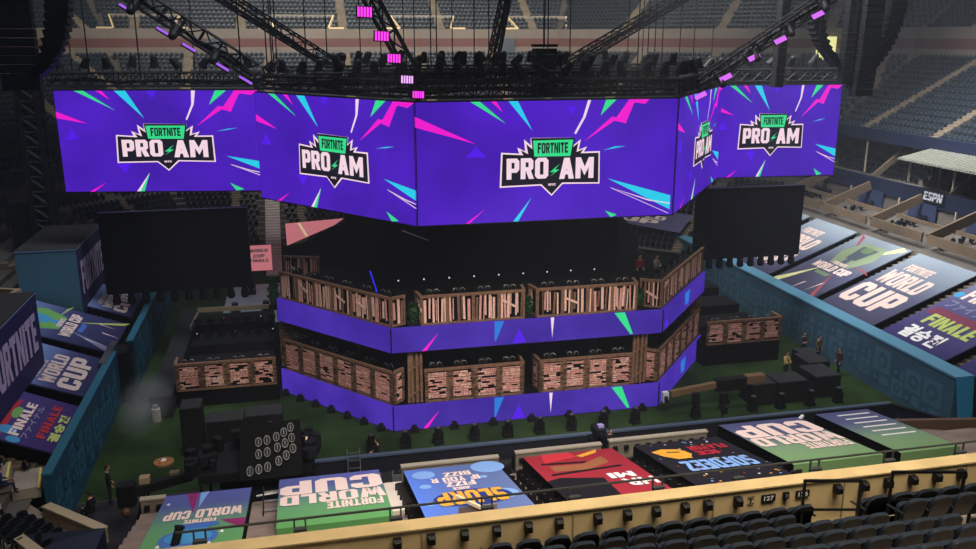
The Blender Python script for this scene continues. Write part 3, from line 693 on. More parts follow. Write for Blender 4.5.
# foreground seats
fs = make_seat('dark folding seat in the rows between the camera and the tan parapet', 'foreground seats')
first = True; cnt = 0
fw = Vector((math.sin(YAW)*math.cos(PIT), math.cos(YAW)*math.cos(PIT), -math.sin(PIT))); rr = Vector((math.cos(YAW), -math.sin(YAW), 0)); upv = rr.cross(fw)
def proj(x, y, z):
    v = Vector((x, y, z-HC)); d = v.dot(fw); return 488+F*v.dot(rr)/d, 274.5-F*v.dot(upv)/d
for i in range(9):
    y = NSY0-i*NDY+.08; z = NSZ0+i*NDZ
    for k in range(-4, 36):
        x = 1.05+k*.55+(i*.2) % .55
        px, py = proj(x, y-.22, z+.86)
        if px < 470 or px > 996 or py > 562: continue
        if i < 2 and 808 < px < (852 if i == 0 else 900): continue
        if i >= 2 and px > 815 and py < 508.5: continue
        if first: fs.location = (x, y, z); first = False
        else: dup(fs, (x, y, z), random.uniform(-.02, .02))
        cnt += 1
print('foreground seats', cnt)

# ================================================================== STAGE
SF = [(4.6,44.1), (20.2,44.1), (26.4,51.4), (26.4,56), (20,62), (5,62), (-1.4,56), (-1.4,51.3)]
st = thing('stage', 'two-tier black stage wrapped in violet screen fascias in the middle of the court', 'stage', (12.4, 44.1, 0))
def inset(p, d):
    cx, cy = 12.4, 53; return [(cx+(x-cx)*(1-d), cy+(y-cy)*(1-d)) for x, y in p]
def rel(p): return [(x-12.4, y-44.1) for x, y in p]
m = MB(); m.prism(rel(inset(SF,.03)), 0, 1.42, BLK2); m.build('lower_deck', st)
m = MB(); m.prism(rel(inset(SF,.03)), 4.75, 5.9, BLK2); m.build('upper_deck', st)
m = MB(); m.prism(rel(inset(SF,.35)), 1.42, 4.75, BLK2)
m.build('core', st)
def seg(a, b): return a, b
SEG = [(SF[7], SF[0]), (SF[0], SF[1]), (SF[1], SF[2])]
def fascia(z0, z1, nm, par):
    for k, (a, b) in enumerate(SEG):
        va, vb = Vector((a[0]-12.4, a[1]-44.1, 0)), Vector((b[0]-12.4, b[1]-44.1, 0)); d = (vb-va); W = d.length; u = d/W; n = Vector((u.y, -u.x, 0))
        m = MB(); fr = Frame((va.x, va.y, z1), u, (0,0,-1), W, z1-z0)
        if fr.n.dot(n) < 0: fr.n = -fr.n
        m.add([fr.p(0,0), fr.p(1,0), fr.p(1,1), fr.p(0,1), fr.p(0,0,-.12), fr.p(1,0,-.12), fr.p(1,1,-.12), fr.p(0,1,-.12)], [(0,3,2,1),(4,5,6,7),(0,1,5,4),(3,7,6,2),(0,4,7,3),(1,2,6,5)], P['fascia'])
        for e in (0, 1): fr.poly(m, [(e-.0025,0),(e+.0025,0),(e+.0025,1),(e-.0025,1)], BLK, .012)
        if k == 1:
            fr.poly(m, [(.17,.05),(.175,.05),(.125,1),(.105,1)] if 0 else [(.165,.3),(.122,1),(.105,1)], P['mag'])
            fr.poly(m, [(.365,.0),(.40,.0),(.37,.8),(.365,.8)], P['sky']); fr.poly(m, [(.455,.35),(.48,.95),(.43,.95)], P['bl'], .01)
            fr.poly(m, [(.57,0),(.583,0),(.577,.85)], P['wh']); fr.poly(m, [(.81,.0),(.85,.0),(.885,.95),(.875,.95)], P['gr'])
        if k == 2: fr.poly(m, [(.48,.2),(.60,.15),(.58,.8),(.5,.75)], P['sky']); fr.poly(m, [(.05,.9),(.09,.45),(.12,.95)], P['bl'], .01)
        m.build(nm, par)
fascia(.05, 1.5, 'lower_fascia', st); fascia(4.6, 6.0, 'upper_fascia', st)
# blue led lines on the stage
m = MB(); m.beam((-6,3.0,6.15), (7.5,3.5,6.15), .05, .05, BLUEL); m.beam((3.94-12.4,48-44.1,8.21),(4.29-12.4,48-44.1,6.95),.09,.09,BLUEL); m.build('upper_led_line', st)
m = MB(); m.beam((-6.5,1.2,4.45), (7.2,1.2,4.55), .04, .04, BLUEL); m.build('lower_led_line', st)
for k in range(9):
    MB().ball((-6.6+k*1.55, 6.2, 6.9), .05, WHL, 6, 4).build('marker_lamp', st)

# timber booths
def seg_frame(a, b, z0, z1, out=.0):
    va, vb = Vector((a[0], a[1], 0)), Vector((b[0], b[1], 0)); d = vb-va; W = d.length; u = d/W; n = Vector((u.y, -u.x, 0))
    fr = Frame((va.x, va.y, z1), u, (0,0,-1), W, z1-z0); fr.n = n; return fr
def fence(par, a, b, z0, z1, style, cap=True, bay=1.35):
    """boarded side: dark backing, frame, and boards of real thickness"""
    fr = seg_frame(a, b, z0, z1); W, H = fr.W, fr.H
    def bx(m, x0, x1, y0, y1, h0, h1, mt, tilt=0):
        q = [(x0+tilt, y0), (x1+tilt, y0), (x1, y1), (x0, y1)]
        lo = [fr.p(x/W, y/H, h0) for x, y in q]; hi = [fr.p(x/W, y/H, h1) for x, y in q]
        m.add(lo+hi, [(4,5,6,7),(0,3,2,1),(0,1,5,4),(1,2,6,5),(2,3,7,6),(3,0,4,7)], mt)
    fm = MB(); bx(fm, 0, W, .0, H, -.06, -.02, BLK2)
    bx(fm, -.02, W+.02, -.05, .09, -.08, .08, WOOD); bx(fm, 0, W, H-.12, H, -.04, .05, WOOD)
    nb = max(1, round(W/bay)); bw = W/nb
    for i in range(nb+1):
        x = i*bw; bx(fm, max(0, x-.09), min(W, x+.09), 0, H, -.03, .06, WOOD if style == 'v' else WOODD)
    fm.build('fence_frame', par)
    bm = MB()
    if style == 'v':
        for i in range(nb):
            x = i*bw+.12; end = (i+1)*bw-.1
            while x < end-.05:
                w = random.choice([.06,.09,.12,.15]); 
                if random.random() < .18: x += .1; continue
                t0 = random.uniform(.1,.35) if random.random() < .5 else .1; t1 = random.uniform(.75,.95)*H if random.random() < .5 else H-.12
                mt = random.choice([WOODP, WOODP, WOODP, BRK, WOOD])
                bx(bm, x, min(x+w, end), t0, t1, -.01, .03, mt, random.uniform(-.05,.05)); x += w+random.choice([.03,.07,.12])
            if random.random() < .35:
                y = random.uniform(.25,.5)*H; xa_ = random.uniform(.15,.5); p, q = fr.p((i*bw+xa_)/W, y/H, .05), fr.p((i*bw+xa_+.7)/W, (y+random.choice([-.3,.3,.4]))/H, .05); bm.beam(p, q, .05, .12, WOODP)
    else:
        for i in range(nb):
            x0 = i*bw+.16; x1 = (i+1)*bw-.16; y = .2; j = 0
            while y < H-.2:
                h = random.choice([.05,.07,.09]); x = x0-random.uniform(0,.2)
                while x < x1:
                    w = random.uniform(.2,.5)
                    if random.random() < .86: bx(bm, max(x, x0-.05), min(x+w, x1+.05), y, min(y+h, H-.14), -.01, random.choice([.02,.035]), random.choice([BRK, BRK, BRK, WOODP]))
                    x += w+.03
                y += h+random.choice([.025,.03,.045])
            # darker shingles over the posts
            y = .12
            while y < H-.12:
                h = .1; bx(bm, i*bw-.0, i*bw+.2, y, y+h, .06, .075, random.choice([WOODD, WOOD])); bx(bm, (i+1)*bw-.2, (i+1)*bw, y, y+h, .06, .075, random.choice([WOODD, WOOD])); y += h+.03
    bm.build('fence_boards', par)
def on(a, b, t, off=0):
    va, vb = Vector(a), Vector(b); d = (vb-va).normalized(); n = Vector((-d.y, d.x)); p = va+(vb-va)*t+n*off; return (p.x, p.y)
HS = None
def booth(label, pts, z0, z1, style, desks, lowback=True):
    """pts: polyline of fence corners seen from the front, left to right"""
    c = pts[len(pts)//2]; t = thing('player_booth', label, 'booth', (0,0,0))
    for a, b in zip(pts, pts[1:]): fence(t, a, b, z0, z1, style, bay=1.42 if math.hypot(a[0]-b[0], a[1]-b[1]) > 2 else 2)
    for (a, b) in desks:
        p, q = on(a, b, 0, .75), on(a, b, 1, .75)
        m = MB(); m.beam((*p, z1-.38), (*q, z1-.38), .8, .06, BLK); m.build('desk', t)
        n = max(1, round((Vector(a)-Vector(b)).length/1.4))
        for i in range(n):
            s = on(a, b, (i+.5)/n, .8); d = Vector(b)-Vector(a); ang = math.atan2(d.y, d.x)
            m = MB(); m.box((*s, z1+.0), (.6,.04,.34), BLK, rz=ang); m.box((*s, z1-.25), (.08,.08,.25), BLK, rz=ang); m.build('monitor', t)
    return t
def headset_proto():
    t = thing('headset', '', 'headset', (0,0,0))
    m = MB(); m.ring((0,0,0), (1,0,0), (0,0,1), .13, .014, mat('band_grey', (150,146,142), .4, .4), 12, 0, PI); m.build('headband', t)
    for s in (-1, 1): MB().ball((s*.13,0,-.03), (.05,.07,.08), BLK, 8, 5).build('ear_cup', t)
    return t
hsp = headset_proto(); hs_first = [True]
def headsets(a, b, z, n, where, off=.45):
    k = 0; d = Vector(b)-Vector(a); ang = math.atan2(d.y, d.x)
    for i in range(n):
        for s in (-.09, .09):
            t = (i+.5)/n+s*2.2/(n*1.4); p = on(a, b, t, off)
            o = hsp if hs_first[0] else dup(hsp, (0,0,0)); hs_first[0] = False
            o.location = (p[0], p[1], z+.02); o.rotation_euler = (0, 0, ang+random.uniform(-.4,.4)); o.scale = (1.15,)*3
            o['label'] = 'silver headset in the row above ' + where; o['group'] = 'headsets above ' + where
            k += 1
zu0, zu1, zl0, zl1 = 6.0, 7.62, 1.5, 3.4
def offs(a, b, d=.12): return on(a, b, 0, d), on(a, b, 1, d)
UL = (on(*SEG[0], .03, .15), on(*SEG[0], .985, .2))
U1 = ((6.3,44.3), (12.0,44.3)); U2 = ((12.75,44.3), (18.6,44.3)); URs = (on(*SEG[2], .02, .2), on(*SEG[2], .98, .2))
booth('timber booth with pale upright boards along the upper tier, angled left side', [UL[0], UL[1], (5.45,44.7)], zu0, zu1, 'v', [UL])
booth('timber booth with pale upright boards, upper tier front, left of centre', [(6.15,45.3), U1[0], U1[1], (12.1,45.3)], zu0, zu1, 'v', [U1])
booth('timber booth with pale upright boards, upper tier front, right of centre', [(12.55,45.3), U2[0], U2[1], (18.75,45.3)], zu0, zu1, 'v', [U2])
booth('timber booth of plain brown boards along the upper tier, angled right side', [(19.1,45.0), URs[0], URs[1]], zu0, zu1, 'v', [URs])
booth('shingled booth along the lower tier, angled left side', [UL[0], UL[1], (5.3,44.9)], zl0, zl1, 'h', [UL])
L1 = ((6.4,44.3), (12.0,44.3)); L2 = ((13.0,44.3), (18.5,44.3))
booth('shingled booth on the lower tier front, left of centre', [L1[0], L1[1], (12.05,45.4)], zl0, zl1, 'h', [L1])
booth('shingled booth on the lower tier front, right of centre', [(12.9,45.4), L2[0], L2[1]], zl0, zl1, 'h', [L2])
booth('shingled booth along the lower tier, angled right side', [(19.5,44.9), URs[0], URs[1]], zl0, zl1, 'h', [URs])
for a, b, z, n, w in [(*UL, zu1, 6, 'the upper left angled booth'), (*U1, zu1, 4, 'the upper booth left of centre'), (*U2, zu1, 4, 'the upper booth right of centre'),
                      (*UL, zl1, 6, 'the lower left angled booth'), (*L1, zl1, 4, 'the lower booth left of centre'), (*L2, zl1, 4, 'the lower booth right of centre')]:
    headsets(a, b, z+.06, n, w)
def pillar(x, lb):
    p = thing('timber_pillar', lb, 'pillar', (x, 44.45, 1.5))
    m = MB(); m.box((0,.1,1.55), (.6,.1,3.1), WOODD)
    for dx in (-.36,-.16,.1,.34): m.beam((dx,0,0), (dx+random.uniform(-.04,.04),0,3.1), .15, .14, WOOD)
    m.build('post', p)
    m = MB(); m.beam((-.4,-.1,.35),(.4,-.1,.9),.08,.08,WOOD); m.beam((-.35,-.1,1.9),(.4,-.1,2.4),.08,.08,WOOD); m.build('brace', p)
pillar(5.9, 'rough timber pillar between the tiers at the left front of the stage'); pillar(19.0, 'rough timber pillar between the tiers at the right front of the stage')
for p, lb in (((-1.0,51.9), 'back left'), ((26.0,51.9), 'back right')):
    q = thing('plank_column', 'shingled column between the tiers at the %s corner of the stage' % lb, 'column', (*p, 1.5)); m = MB()
    for i in range(14): m.box((random.uniform(-.04,.04),0,.12+i*.22), (.7,.5,.18), random.choice([WOODD, WOOD]))
    m.build('shingles', q)
# bushes on the upper deck
def bush(x, y, z, w, h, lb, seed):
    random.seed(seed); t = thing('potted_bush', lb, 'bush', (x, y, z)); m = MB()
    for i in range(230):
        a, b = random.uniform(0, 2*PI), random.uniform(0, 1); r = (1-abs(b-.45))*w/2*random.uniform(.6,1.05)
        c = Vector((r*math.cos(a), r*math.sin(a)*.7, .12+b*h)); d = Vector((random.gauss(0,1), random.gauss(0,1), random.gauss(.3,1))).normalized()*.13; e = d.cross(Vector((random.random(), random.random(), 1))).normalized()*.06
        m.add([c-d, c+e, c+d, c-e], [(0,1,2,3)], LEAF)
    m.ball((0,0,.12+h*.45), (w*.33,w*.25,h*.42), LEAF, 10, 6); m.build('foliage', t)
    MB().box((0,0,.1), (w*.8,.5,.2), BLK).build('planter', t)
bush(5.95, 44.75, 5.9, .95, 1.15, 'green bush between the left angled booth and the next booth, upper tier', 1)
bush(12.38, 44.75, 5.9, .6, 1.1, 'green bush between the two front booths of the upper tier', 2)
bush(18.95, 44.75, 5.9, .7, 1.15, 'green bush beside the right angled booth, upper tier', 3)
bush(-1.6, 52.4, 5.0, .8, 1.9, 'dark green bush at the left end of the upper tier', 4)

# side platforms with shingled fronts
def platform(lb, x0, x1, y, z0, z1, ydepth, right):
    t = thing('side_platform', lb, 'platform', (0,0,0))
    m = MB(); m.bb(x0-.1, x1+.1, y+.1, y+ydepth, 0, z0, BLK2); m.build('deck', t)
    fence(t, (x0,y), (x1,y), z0, z1, 'h', bay=(x1-x0)/4)
    fence(t, (x0,y+1.2) if not right else (x1,y), (x0,y) if not right else (x1,y+1.2), z0, z1, 'h', bay=1.2)
    for k in range(3):
        m = MB(); m.bb(x0+.3, x1-.2, y+2+k*3.2, y+4.4+k*3.2, z0, z0+.6+.35*k, BLK); m.build('desk_tier', t)
    return t
pl = platform('black side platform with shingled front, left of the stage', -7.3, -1.65, 50, 1.05, 2.72, 12, False)
pr = platform('black side platform with shingled front, right of the stage', 25.8, 31.15, 49.5, 1.45, 3.05, 9, True)
headsets((-7.3,50), (-1.65,50), 2.75, 4, 'the left side platform', .2); headsets((25.8,49.5), (31.15,49.5), 3.08, 4, 'the right side platform', .2)
m = MB(); m.bb(-8.7, -7.5, 48.8, 66, 0, 1.3, mat('ramp_grey', (40,42,42), .8, var=.2, scale=1)); tag(m.build('equipment_deck'), 'long dark grey platform between the left blue wall and the side platform', 'platform')
s = thing('floor_lamp_case', 'small pale cylinder lamp at the end of the long grey platform', 'lamp', (-8.35,48.5,0)); m = MB(); m.tube((0,0,0),(0,0,.75),.24,mat('pale_case',(180,172,160),.6),12); m.build('body', s); MB().tube((0,0,.75),(0,0,.95),.15,SILV,10).build('cap', s)
m = MB(); m.beam((-7.2,62.4,2.2),(-1.4,62.2,2.2),.2,.3,TAND); m.beam((-7.2,62.4,2.0),(-7.4,59,2.0),.12,.2,TAND); tag(m.build('barrier_rail'), 'tan edge rail at the back of the left side platform', 'rail')
random.seed(21)
for k in range(14):
    x, y = -6.8+(k % 7)*.8, 56.5+(k//7)*1.8
    t = thing('gaming_monitor', 'small dark monitor on the tiered desks of the left side platform', 'monitor', (x, y, 1.05+(.95 if k < 7 else 1.3)), 0, 'monitors on the left side platform')
    MB().box((0,0,.28), (.5,.04,.3), BLK).build('screen', t); MB().box((0,.04,.07), (.2,.15,.14), DKG).build('stand', t)
    if k % 3 == 0: MB().ball((.1,-.05,.4), .03, glow('tiny_red', (200,60,60), 1) if k % 2 else WHL, 6, 4).build('status_lamp', t)

# dark drape behind the stage
bd = thing('black_backdrop', 'large black drape enclosing the rear of the stage below the video screens', 'drape', (0,0,0))
m = MB(); m.bb(3.2, 22.5, 57.5, 57.8, 0, 12.0, BLK2); m.build('rear_drape', bd)
m = MB(); m.add([(3.2,57.5,0),(-.75,63,0),(-.75,63,6.1),(3.2,57.5,9.2)], [(0,1,2,3)], BLK2); m.add([(22.5,57.5,0),(26,62,0),(26,62,6),(22.5,57.5,9)], [(0,1,2,3)], BLK2); m.build('side_drape', bd)
m = MB(); m.add([(3.2,57.5,12.0),(22.5,57.5,12),(22.5,52,11.9),(3.2,52,11.9)], [(0,1,2,3)], BLK2); m.build('top_drape', bd)
m = MB(); m.beam((6.3,52.0,9.6),(7.9,52.0,8.9),.06,.06,SILV); tag(m.build('light_tube'), 'thin pale slanted light tube hanging in the dark above the stage', 'light')

# ================================================================== VIDEO SCREENS
LOGO_B = [(105,235),(200,238),(190,207),(232,226),(225,165),(262,195),(260,157),(497,150),(490,190),(530,158),(520,212),(565,195),(548,222),(636,217),(640,388),(437,392),(377,456),(318,402),(98,416)]
LOGO_I = [(113,243),(222,246),(208,220),(248,240),(237,188),(270,214),(267,164),(488,158),(480,206),(516,176),(508,224),(546,208),(530,230),(629,226),(632,381),(433,384),(377,446),(321,394),(107,407)]
def logo(m, fr, cx, cy, sx, sy):
    # drawing units: source grid 540 wide, centre (370,303), mild slant removed
    def T(p):
        x, y = p; y2 = y+(x-370)*.045
        return (cx+(x-370)/540*sx, cy+(y2-303)/306*sy)
    def tri(pts, mt, h):
        # fan the concave badge into convex-safe pieces through bmesh-free ngon
        m.add([fr.p(*T(p), h) for p in pts], [tuple(range(len(pts)))], mt)
    tri(LOGO_B, P['pk'], .03); tri(LOGO_I, P['bk'], .05)
    tri([(262,158),(497,150),(482,252),(276,258)], P['bk'], .058)
    tri([(272,170),(488,160),(474,245),(280,252)], P['gr'], .07)
    def tx(t, x0, y0, x1, y1, mt, h, hv=True, clip=None):
        a0, b0 = T((x0, y0)); a1, b1 = T((x1, y1)); b0 = cy+(y0-303)/306*sy; b1 = cy+(y1-303)/306*sy
        fr.text(m, t, a0, b0, a1, b1, mt, h)
    tx('FORTNITE', 297, 178, 460, 232, P['bk'], .085)
    tx('PRO', 133, 254, 356, 362, P['pk'], .085); tx('AM', 415, 258, 603, 368, P['pk'], .085)
    tri([(418,285),(365,330),(390,330),(362,354),(416,316),(392,316)], P['gr'], .085)
    tx('NYC', 358, 389, 397, 401, P['pk'], .085)
WING = [('gr',[(.10,0),(.145,0),(.29,.19)]),('mag',[(.205,0),(.235,0),(.27,.09)]),('cy',[(.295,0),(.35,0),(.43,.27)]),
 ('wh',[(.672,0),(.692,0),(.680,.135),(.668,.135)]),('wh',[(.668,.135),(.680,.135),(.640,.29),(.634,.28)]),('gr',[(.79,0),(.845,0),(.755,.14)]),
 ('mag',[(.685,.35),(.80,.15),(.86,.17),(.845,.20),(.815,.185)]),('mag',[(.815,.18),(.86,.21),(.905,.04),(.94,0),(.885,0)]),('mag',[(.90,0),(1,0),(.965,.045),(.91,.03)]),
 ('mag',[(0,.20),(0,.265),(.148,.32)]),('cy',[(.78,.40),(.84,.375),(.89,.365),(.84,.385)]),('cy',[(.82,.645),(1,.705),(1,.79)]),
 ('pk',[(.84,.73),(1,.85),(1,.858),(.84,.735)]),('pk',[(.84,.73),(.94,.79),(1,.815),(1,.822),(.935,.797)]),('wh',[(.43,.81),(.375,1),(.357,1)]),('gr',[(.43,.81),(.395,1),(.375,1)]),
 ('mag',[(.21,.905),(.143,1),(.12,1)]),('gr',[(.83,.92),(.90,.985),(.86,1)]),('bl',[(.03,.48),(.10,.47),(.065,.36)]),('bl',[(.27,.72),(.34,.72),(.31,.82)]),('bl',[(.45,0),(.5,0),(.48,.08)])]
FRONT = [('gr',[(.20,0),(.235,0),(.33,.18)]),('mag',[(.275,0),(.295,0),(.32,.09)]),('cy',[(.34,0),(.375,0),(.43,.24)]),
 ('wh',[(.64,0),(.652,0),(.632,.14),(.622,.14)]),('wh',[(.622,.14),(.632,.14),(.597,.28),(.590,.27)]),('gr',[(.71,0),(.75,0),(.69,.13)]),
 ('mag',[(.63,.34),(.735,.14),(.79,.16),(.775,.19),(.745,.175)]),('mag',[(.745,.17),(.79,.20),(.82,.03),(.85,0),(.80,0)]),('mag',[(.815,0),(.88,0),(.865,.04),(.82,.025)]),
 ('mag',[(0,.11),(0,.195),(.22,.34)]),('cy',[(.705,.42),(.75,.39),(.795,.39),(.75,.405)]),('cy',[(.725,.66),(.985,.83),(.985,.96),(.985,.955)]),
 ('pk',[(.74,.74),(.98,.985),(.98,.99),(.74,.745)]),('pk',[(.74,.74),(.9,.86),(.985,.895),(.985,.905),(.895,.868)]),('cy',[(.43,.80),(.38,1),(.36,1)]),
 ('mag',[(.255,.88),(.195,1),(.18,1)]),('gr',[(.72,.94),(.77,.98),(.745,1)]),('bl',[(.18,.45),(.26,.45),(.22,.36)]),('bl',[(.56,.05),(.6,.05),(.58,.12)])]
ZB, ZT = 11.55, 17.85
def screen(a, b, label, art, lcx, lcy, lsx, lsy, z0=ZB, z1=ZT, ba=None):
    t = thing('video_screen', label, 'screen', (0,0,0))
    va, vb = Vector((a[0], a[1], 0)), Vector((b[0], b[1], 0)); d = vb-va; W = d.length; u = d/W
    fr = Frame((va.x, va.y, z1), u, (0,0,-1), W, z1-z0); n = Vector((u.y, -u.x, 0)); fr.n = n
    m = MB(); m.add([fr.p(0,0), fr.p(1,0), fr.p(1,1), fr.p(0,1)], [(0,3,2,1)], P['bg'])
    for c, pts in art: m.add([fr.p(x, y, .02) for x, y in pts], [tuple(range(len(pts)))], P[c])
    logo(m, fr, lcx, lcy, lsx, lsy)
    m.build('display', t)
    h = MB(); q = [(0,0),(1,0),(1,1),(0,1)]
    fo = [fr.p(x*1.006-.003, y*1.02-.01, .0-.01) for x, y in q]; ba_ = [fr.p(x*1.006-.003, y*1.02-.01, -.35) for x, y in q]
    h.add(fo+ba_, [(0,3,2,1),(4,5,6,7),(0,1,5,4),(3,7,6,2),(0,4,7,3),(1,2,6,5)], BLK); h.build('housing', t)
    return t
LC = (6.12, 44.0); RC = (20.4, 44.0)
screen(LC, RC, 'front violet video screen with the badge, widest of the hanging screens', FRONT, .502, .545, .385, .495)
screen((-1.95,54.4), LC, 'angled violet video screen joining the front screen on its left', WING, .515, .555, .445, .475)
screen(RC, (28.6,55.0), 'narrow-looking angled violet video screen right of the front screen', WING, .57, .53, .42, .475)
screen((-14.05,58.9), (-1.85,56.7), 'far left flat violet video screen beside the dark tower', WING, .522, .555, .49, .475, 11.6, 17.85)
screen((28.3,55.2), (37.4,54.6), 'far right flat violet video screen under the speaker arrays', WING, .455, .535, .52, .475, 11.6, 17.85)

# blank side screens with a row of hanging lamps
LAMP = None
def blank_screen(x0, x1, y, z0, z1, lb, n, lamp_lb):
    t = thing('blank_screen', lb, 'screen', ((x0+x1)/2, y, z0)); W = x1-x0
    MB().box((0,0,(z1-z0)/2), (W,.3,z1-z0), mat('blank_panel', (24,26,34), .75)).build('panel', t)
    m = MB(); m.box((0,.3,(z1-z0)/2), (W*.9,.25,(z1-z0)*.8), DKG); m.box((0,0,z1-z0+.05), (W,.4,.1), BLK); m.build('back_frame', t)
    for i in range(n):
        l = thing('hanging_lamp', '%s of the black lamps under the %s' % (nth(i, n), lamp_lb), 'lamp', (x0+(i+.6)*W/(n+.2), y, z0), group='lamps under the '+lamp_lb)
        m = MB(); m.box((0,0,-.08), (.3,.25,.16), BLK); m.build('base', l)
        m = MB(); m.tube((0,0,-.14), (0,-.02,-.5), .19, BLK, 12, .24); m.ball((0,-.02,-.5), (.24,.24,.2), BLK, 12, 6); m.build('head', l)
blank_screen(-10.9, -2.75, 52, 6.65, 11.35, 'blank black screen hanging under the left video screens', 10, 'left blank screen')
blank_screen(25.7, 33.5, 52, 6.65, 11.35, 'blank dark screen hanging under the right video screen', 10, 'right blank screen')

# ================================================================== RIG
def truss(name, p, q, s, label, mt=BLK, r=.065, par=None, step=1.):
    t = thing(name, label, 'truss', p); p, q = Vector(p), Vector(q); d = q-p; L = d.length
    Q = d.to_track_quat('Y', 'Z').to_matrix(); m = MB()
    cs = [Q @ Vector((x*s/2, 0, z*s/2)) for x, z in ((-1,-1),(1,-1),(1,1),(-1,1))]
    for c in cs: m.tube(c, c+d, r, mt, 6)
    n = max(1, int(L/step))
    for i in range(n):
        for k in range(4):
            a, b = cs[k]+d*(i/n), cs[(k+1) % 4]+d*((i+1)/n); m.tube(a, b, r*.6, mt, 4)
            m.tube(cs[k]+d*(i/n), cs[(k+1) % 4]+d*(i/n), r*.6, mt, 4)
    for j in range(2): m.path([p*0+d*(k/6)+Q @ Vector((random.uniform(-.2,.2)*s, 0, random.uniform(-.35,.1)*s)) for k in range(7)], s*.11, mt, 5)
    m.build('lattice', t); return t
t_c = truss('lighting_truss', (2.5,40.1,25.0), (6.05,40.1,18.35), .62, 'diagonal black truss with pink panels meeting the front screen corner')
t_l = truss('lighting_truss', (-9.7,50,24.6), (-1.7,50,19.2), .9, 'diagonal black truss sloping down to the top of the left screens')
t_r = truss('lighting_truss', (23.4,48,18.35), (34.5,48,25.3), .7, 'diagonal black truss rising right above the right screens')
truss('lighting_truss', (-6.0,62,25), (3.6,66,18.9), .8, 'dim rear truss sloping behind the left screens')
truss('lighting_truss', (38.5,76,26.5), (20.5,66,18.6), .8, 'dim rear truss sloping down behind the right screens')
truss('lighting_truss', (17.6,70,26), (14.2,62,18.9), .7, 'dim rear truss above the middle of the front screen')
truss('lighting_truss', (6.0,44.7,18.45), (20.3,44.7,18.45), .8, 'black truss along the top of the front video screen', step=.8)
truss('lighting_truss', (-1.6,54.8,18.5), (5.9,45.0,18.45), .8, 'black truss along the top of the left angled screen', step=.8)
truss('lighting_truss', (20.4,45.0,18.45), (28.6,55.5,18.5), .8, 'black truss along the top of the right angled screen', step=.8)
truss('lighting_truss', (-14.3,59.5,18.5), (-1.6,57.2,18.5), .8, 'black truss along the top of the far left screen', step=.8)
truss('lighting_truss', (28.3,55.8,18.5), (37.6,55.2,18.5), .8, 'black truss along the top of the far right screen', step=.8)
for k, y in enumerate((49, 54, 60)):
    truss('lighting_truss', (1.5-k*1.5,y,18.7), (24.5+k,y,18.7), .9, 'black cross truss over the stage roof, %s row behind the front screen' % ['first','second','third'][k], step=.9, r=.07)
# lamps in the rig
lp = thing('par_can', '', 'lamp', (0,0,0))
m = MB(); m.tube((0,0,-.1), (0,-.25,.35), .24, BLK, 10, .17); m.ball((0,-.25,.35), (.17,.17,.15), BLK, 8, 5); m.build('can', lp)
m = MB(); m.beam((-.28,0,0), (-.28,0,-.45), .04, .05, BLK); m.beam((.28,0,0), (.28,0,-.45), .04, .05, BLK); m.beam((-.28,0,-.45), (.28,0,-.45), .05, .05, BLK); m.build('yoke', lp)
MB().add([(.2*math.cos(2*PI*i/10), -.005, -.1+0+.2*math.sin(2*PI*i/10)*0) for i in range(10)], [tuple(range(10))], DKG)
random.seed(5); spots = []
for i in range(13): spots.append((6.4+i*1.12, 45.0+random.uniform(-.2,.3), 19.25, 'the front video screen'))
for i in range(8): f = (i+.5)/8; spots.append((-1.6+7.5*f, 54.8-9.8*f, 19.25, 'the left angled screen'))
for i in range(7): f = (i+.5)/7; spots.append((20.4+8.2*f, 45+10.5*f, 19.25, 'the right angled screen'))
for i in range(9): f = (i+.5)/9; spots.append((-14.3+12.7*f, 59.5-2.3*f, 19.35, 'the far left screen'))
for i in range(6): f = (i+.5)/6; spots.append((28.3+9.3*f, 55.7-.6*f, 19.35, 'the far right screen'))
for y in (49, 54, 60):
    for i in range(11): spots.append((3+i*1.95+random.uniform(-.5,.5), y, 19.6, 'the stage roof trusses'))
for i, (x, y, z, w) in enumerate(spots):
    o = lp if i == 0 else dup(lp, (0,0,0))
    o.location = (x, y, z); o.rotation_euler = (random.uniform(-.3,.3), 0, random.uniform(-1.5,1.5)); o.scale = (1.15,)*3
    o['label'] = 'black par can clamped on the truss above ' + w; o['group'] = 'par cans above ' + w
# pink panels under the trusses
def batten(p, d, up, w, l, mt, label, slots=0):
    t = thing('led_panel', label, 'light panel', p); d = Vector(d).normalized(); up = Vector(up).normalized(); s = d.cross(up).normalized(); up = s.cross(d).normalized()
    m = MB()
    if slots:
        for i in range(slots):
            c = d*((i-(slots-1)/2)*l/slots); a, b = d*l/slots*.33, s*w/2
            m.add([c-a-b, c+a-b, c+a+b, c-a+b], [(0,1,2,3)], mt)
    else:
        a, b = d*l/2, s*w/2; m.add([-a-b, a-b, a+b, -a+b], [(0,1,2,3)], mt)
    m.build('lit_face', t)
    h = MB(); a, b, c = d*l*.56, s*w*.58, up*.12
    h.add([-a-b+up*.02, a-b+up*.02, a+b+up*.02, -a+b+up*.02, -a-b+c, a-b+c, a+b+c, -a+b+c], [(0,1,2,3),(4,7,6,5),(0,4,5,1),(1,5,6,2),(2,6,7,3),(3,7,4,0)], BLK); h.build('housing', t)
for i, (x, z) in enumerate([(3.43,21.99),(4.14,20.98),(4.65,20.03),(5.21,19.11),(5.7,18.44)]):
    batten((x,39.6,z+.08), (1,.0,-.05), (0,1,-.15), .42-.03*i, .66-.03*i, PINKL if i != 3 else glow('pale_pink_led', (235,170,255), 1.3), '%s pink slotted light panel on the central diagonal truss, counted from the top' % ['first','second','third','fourth','fifth'][i], 5)
dl = Vector((7.7,0,-5.0))
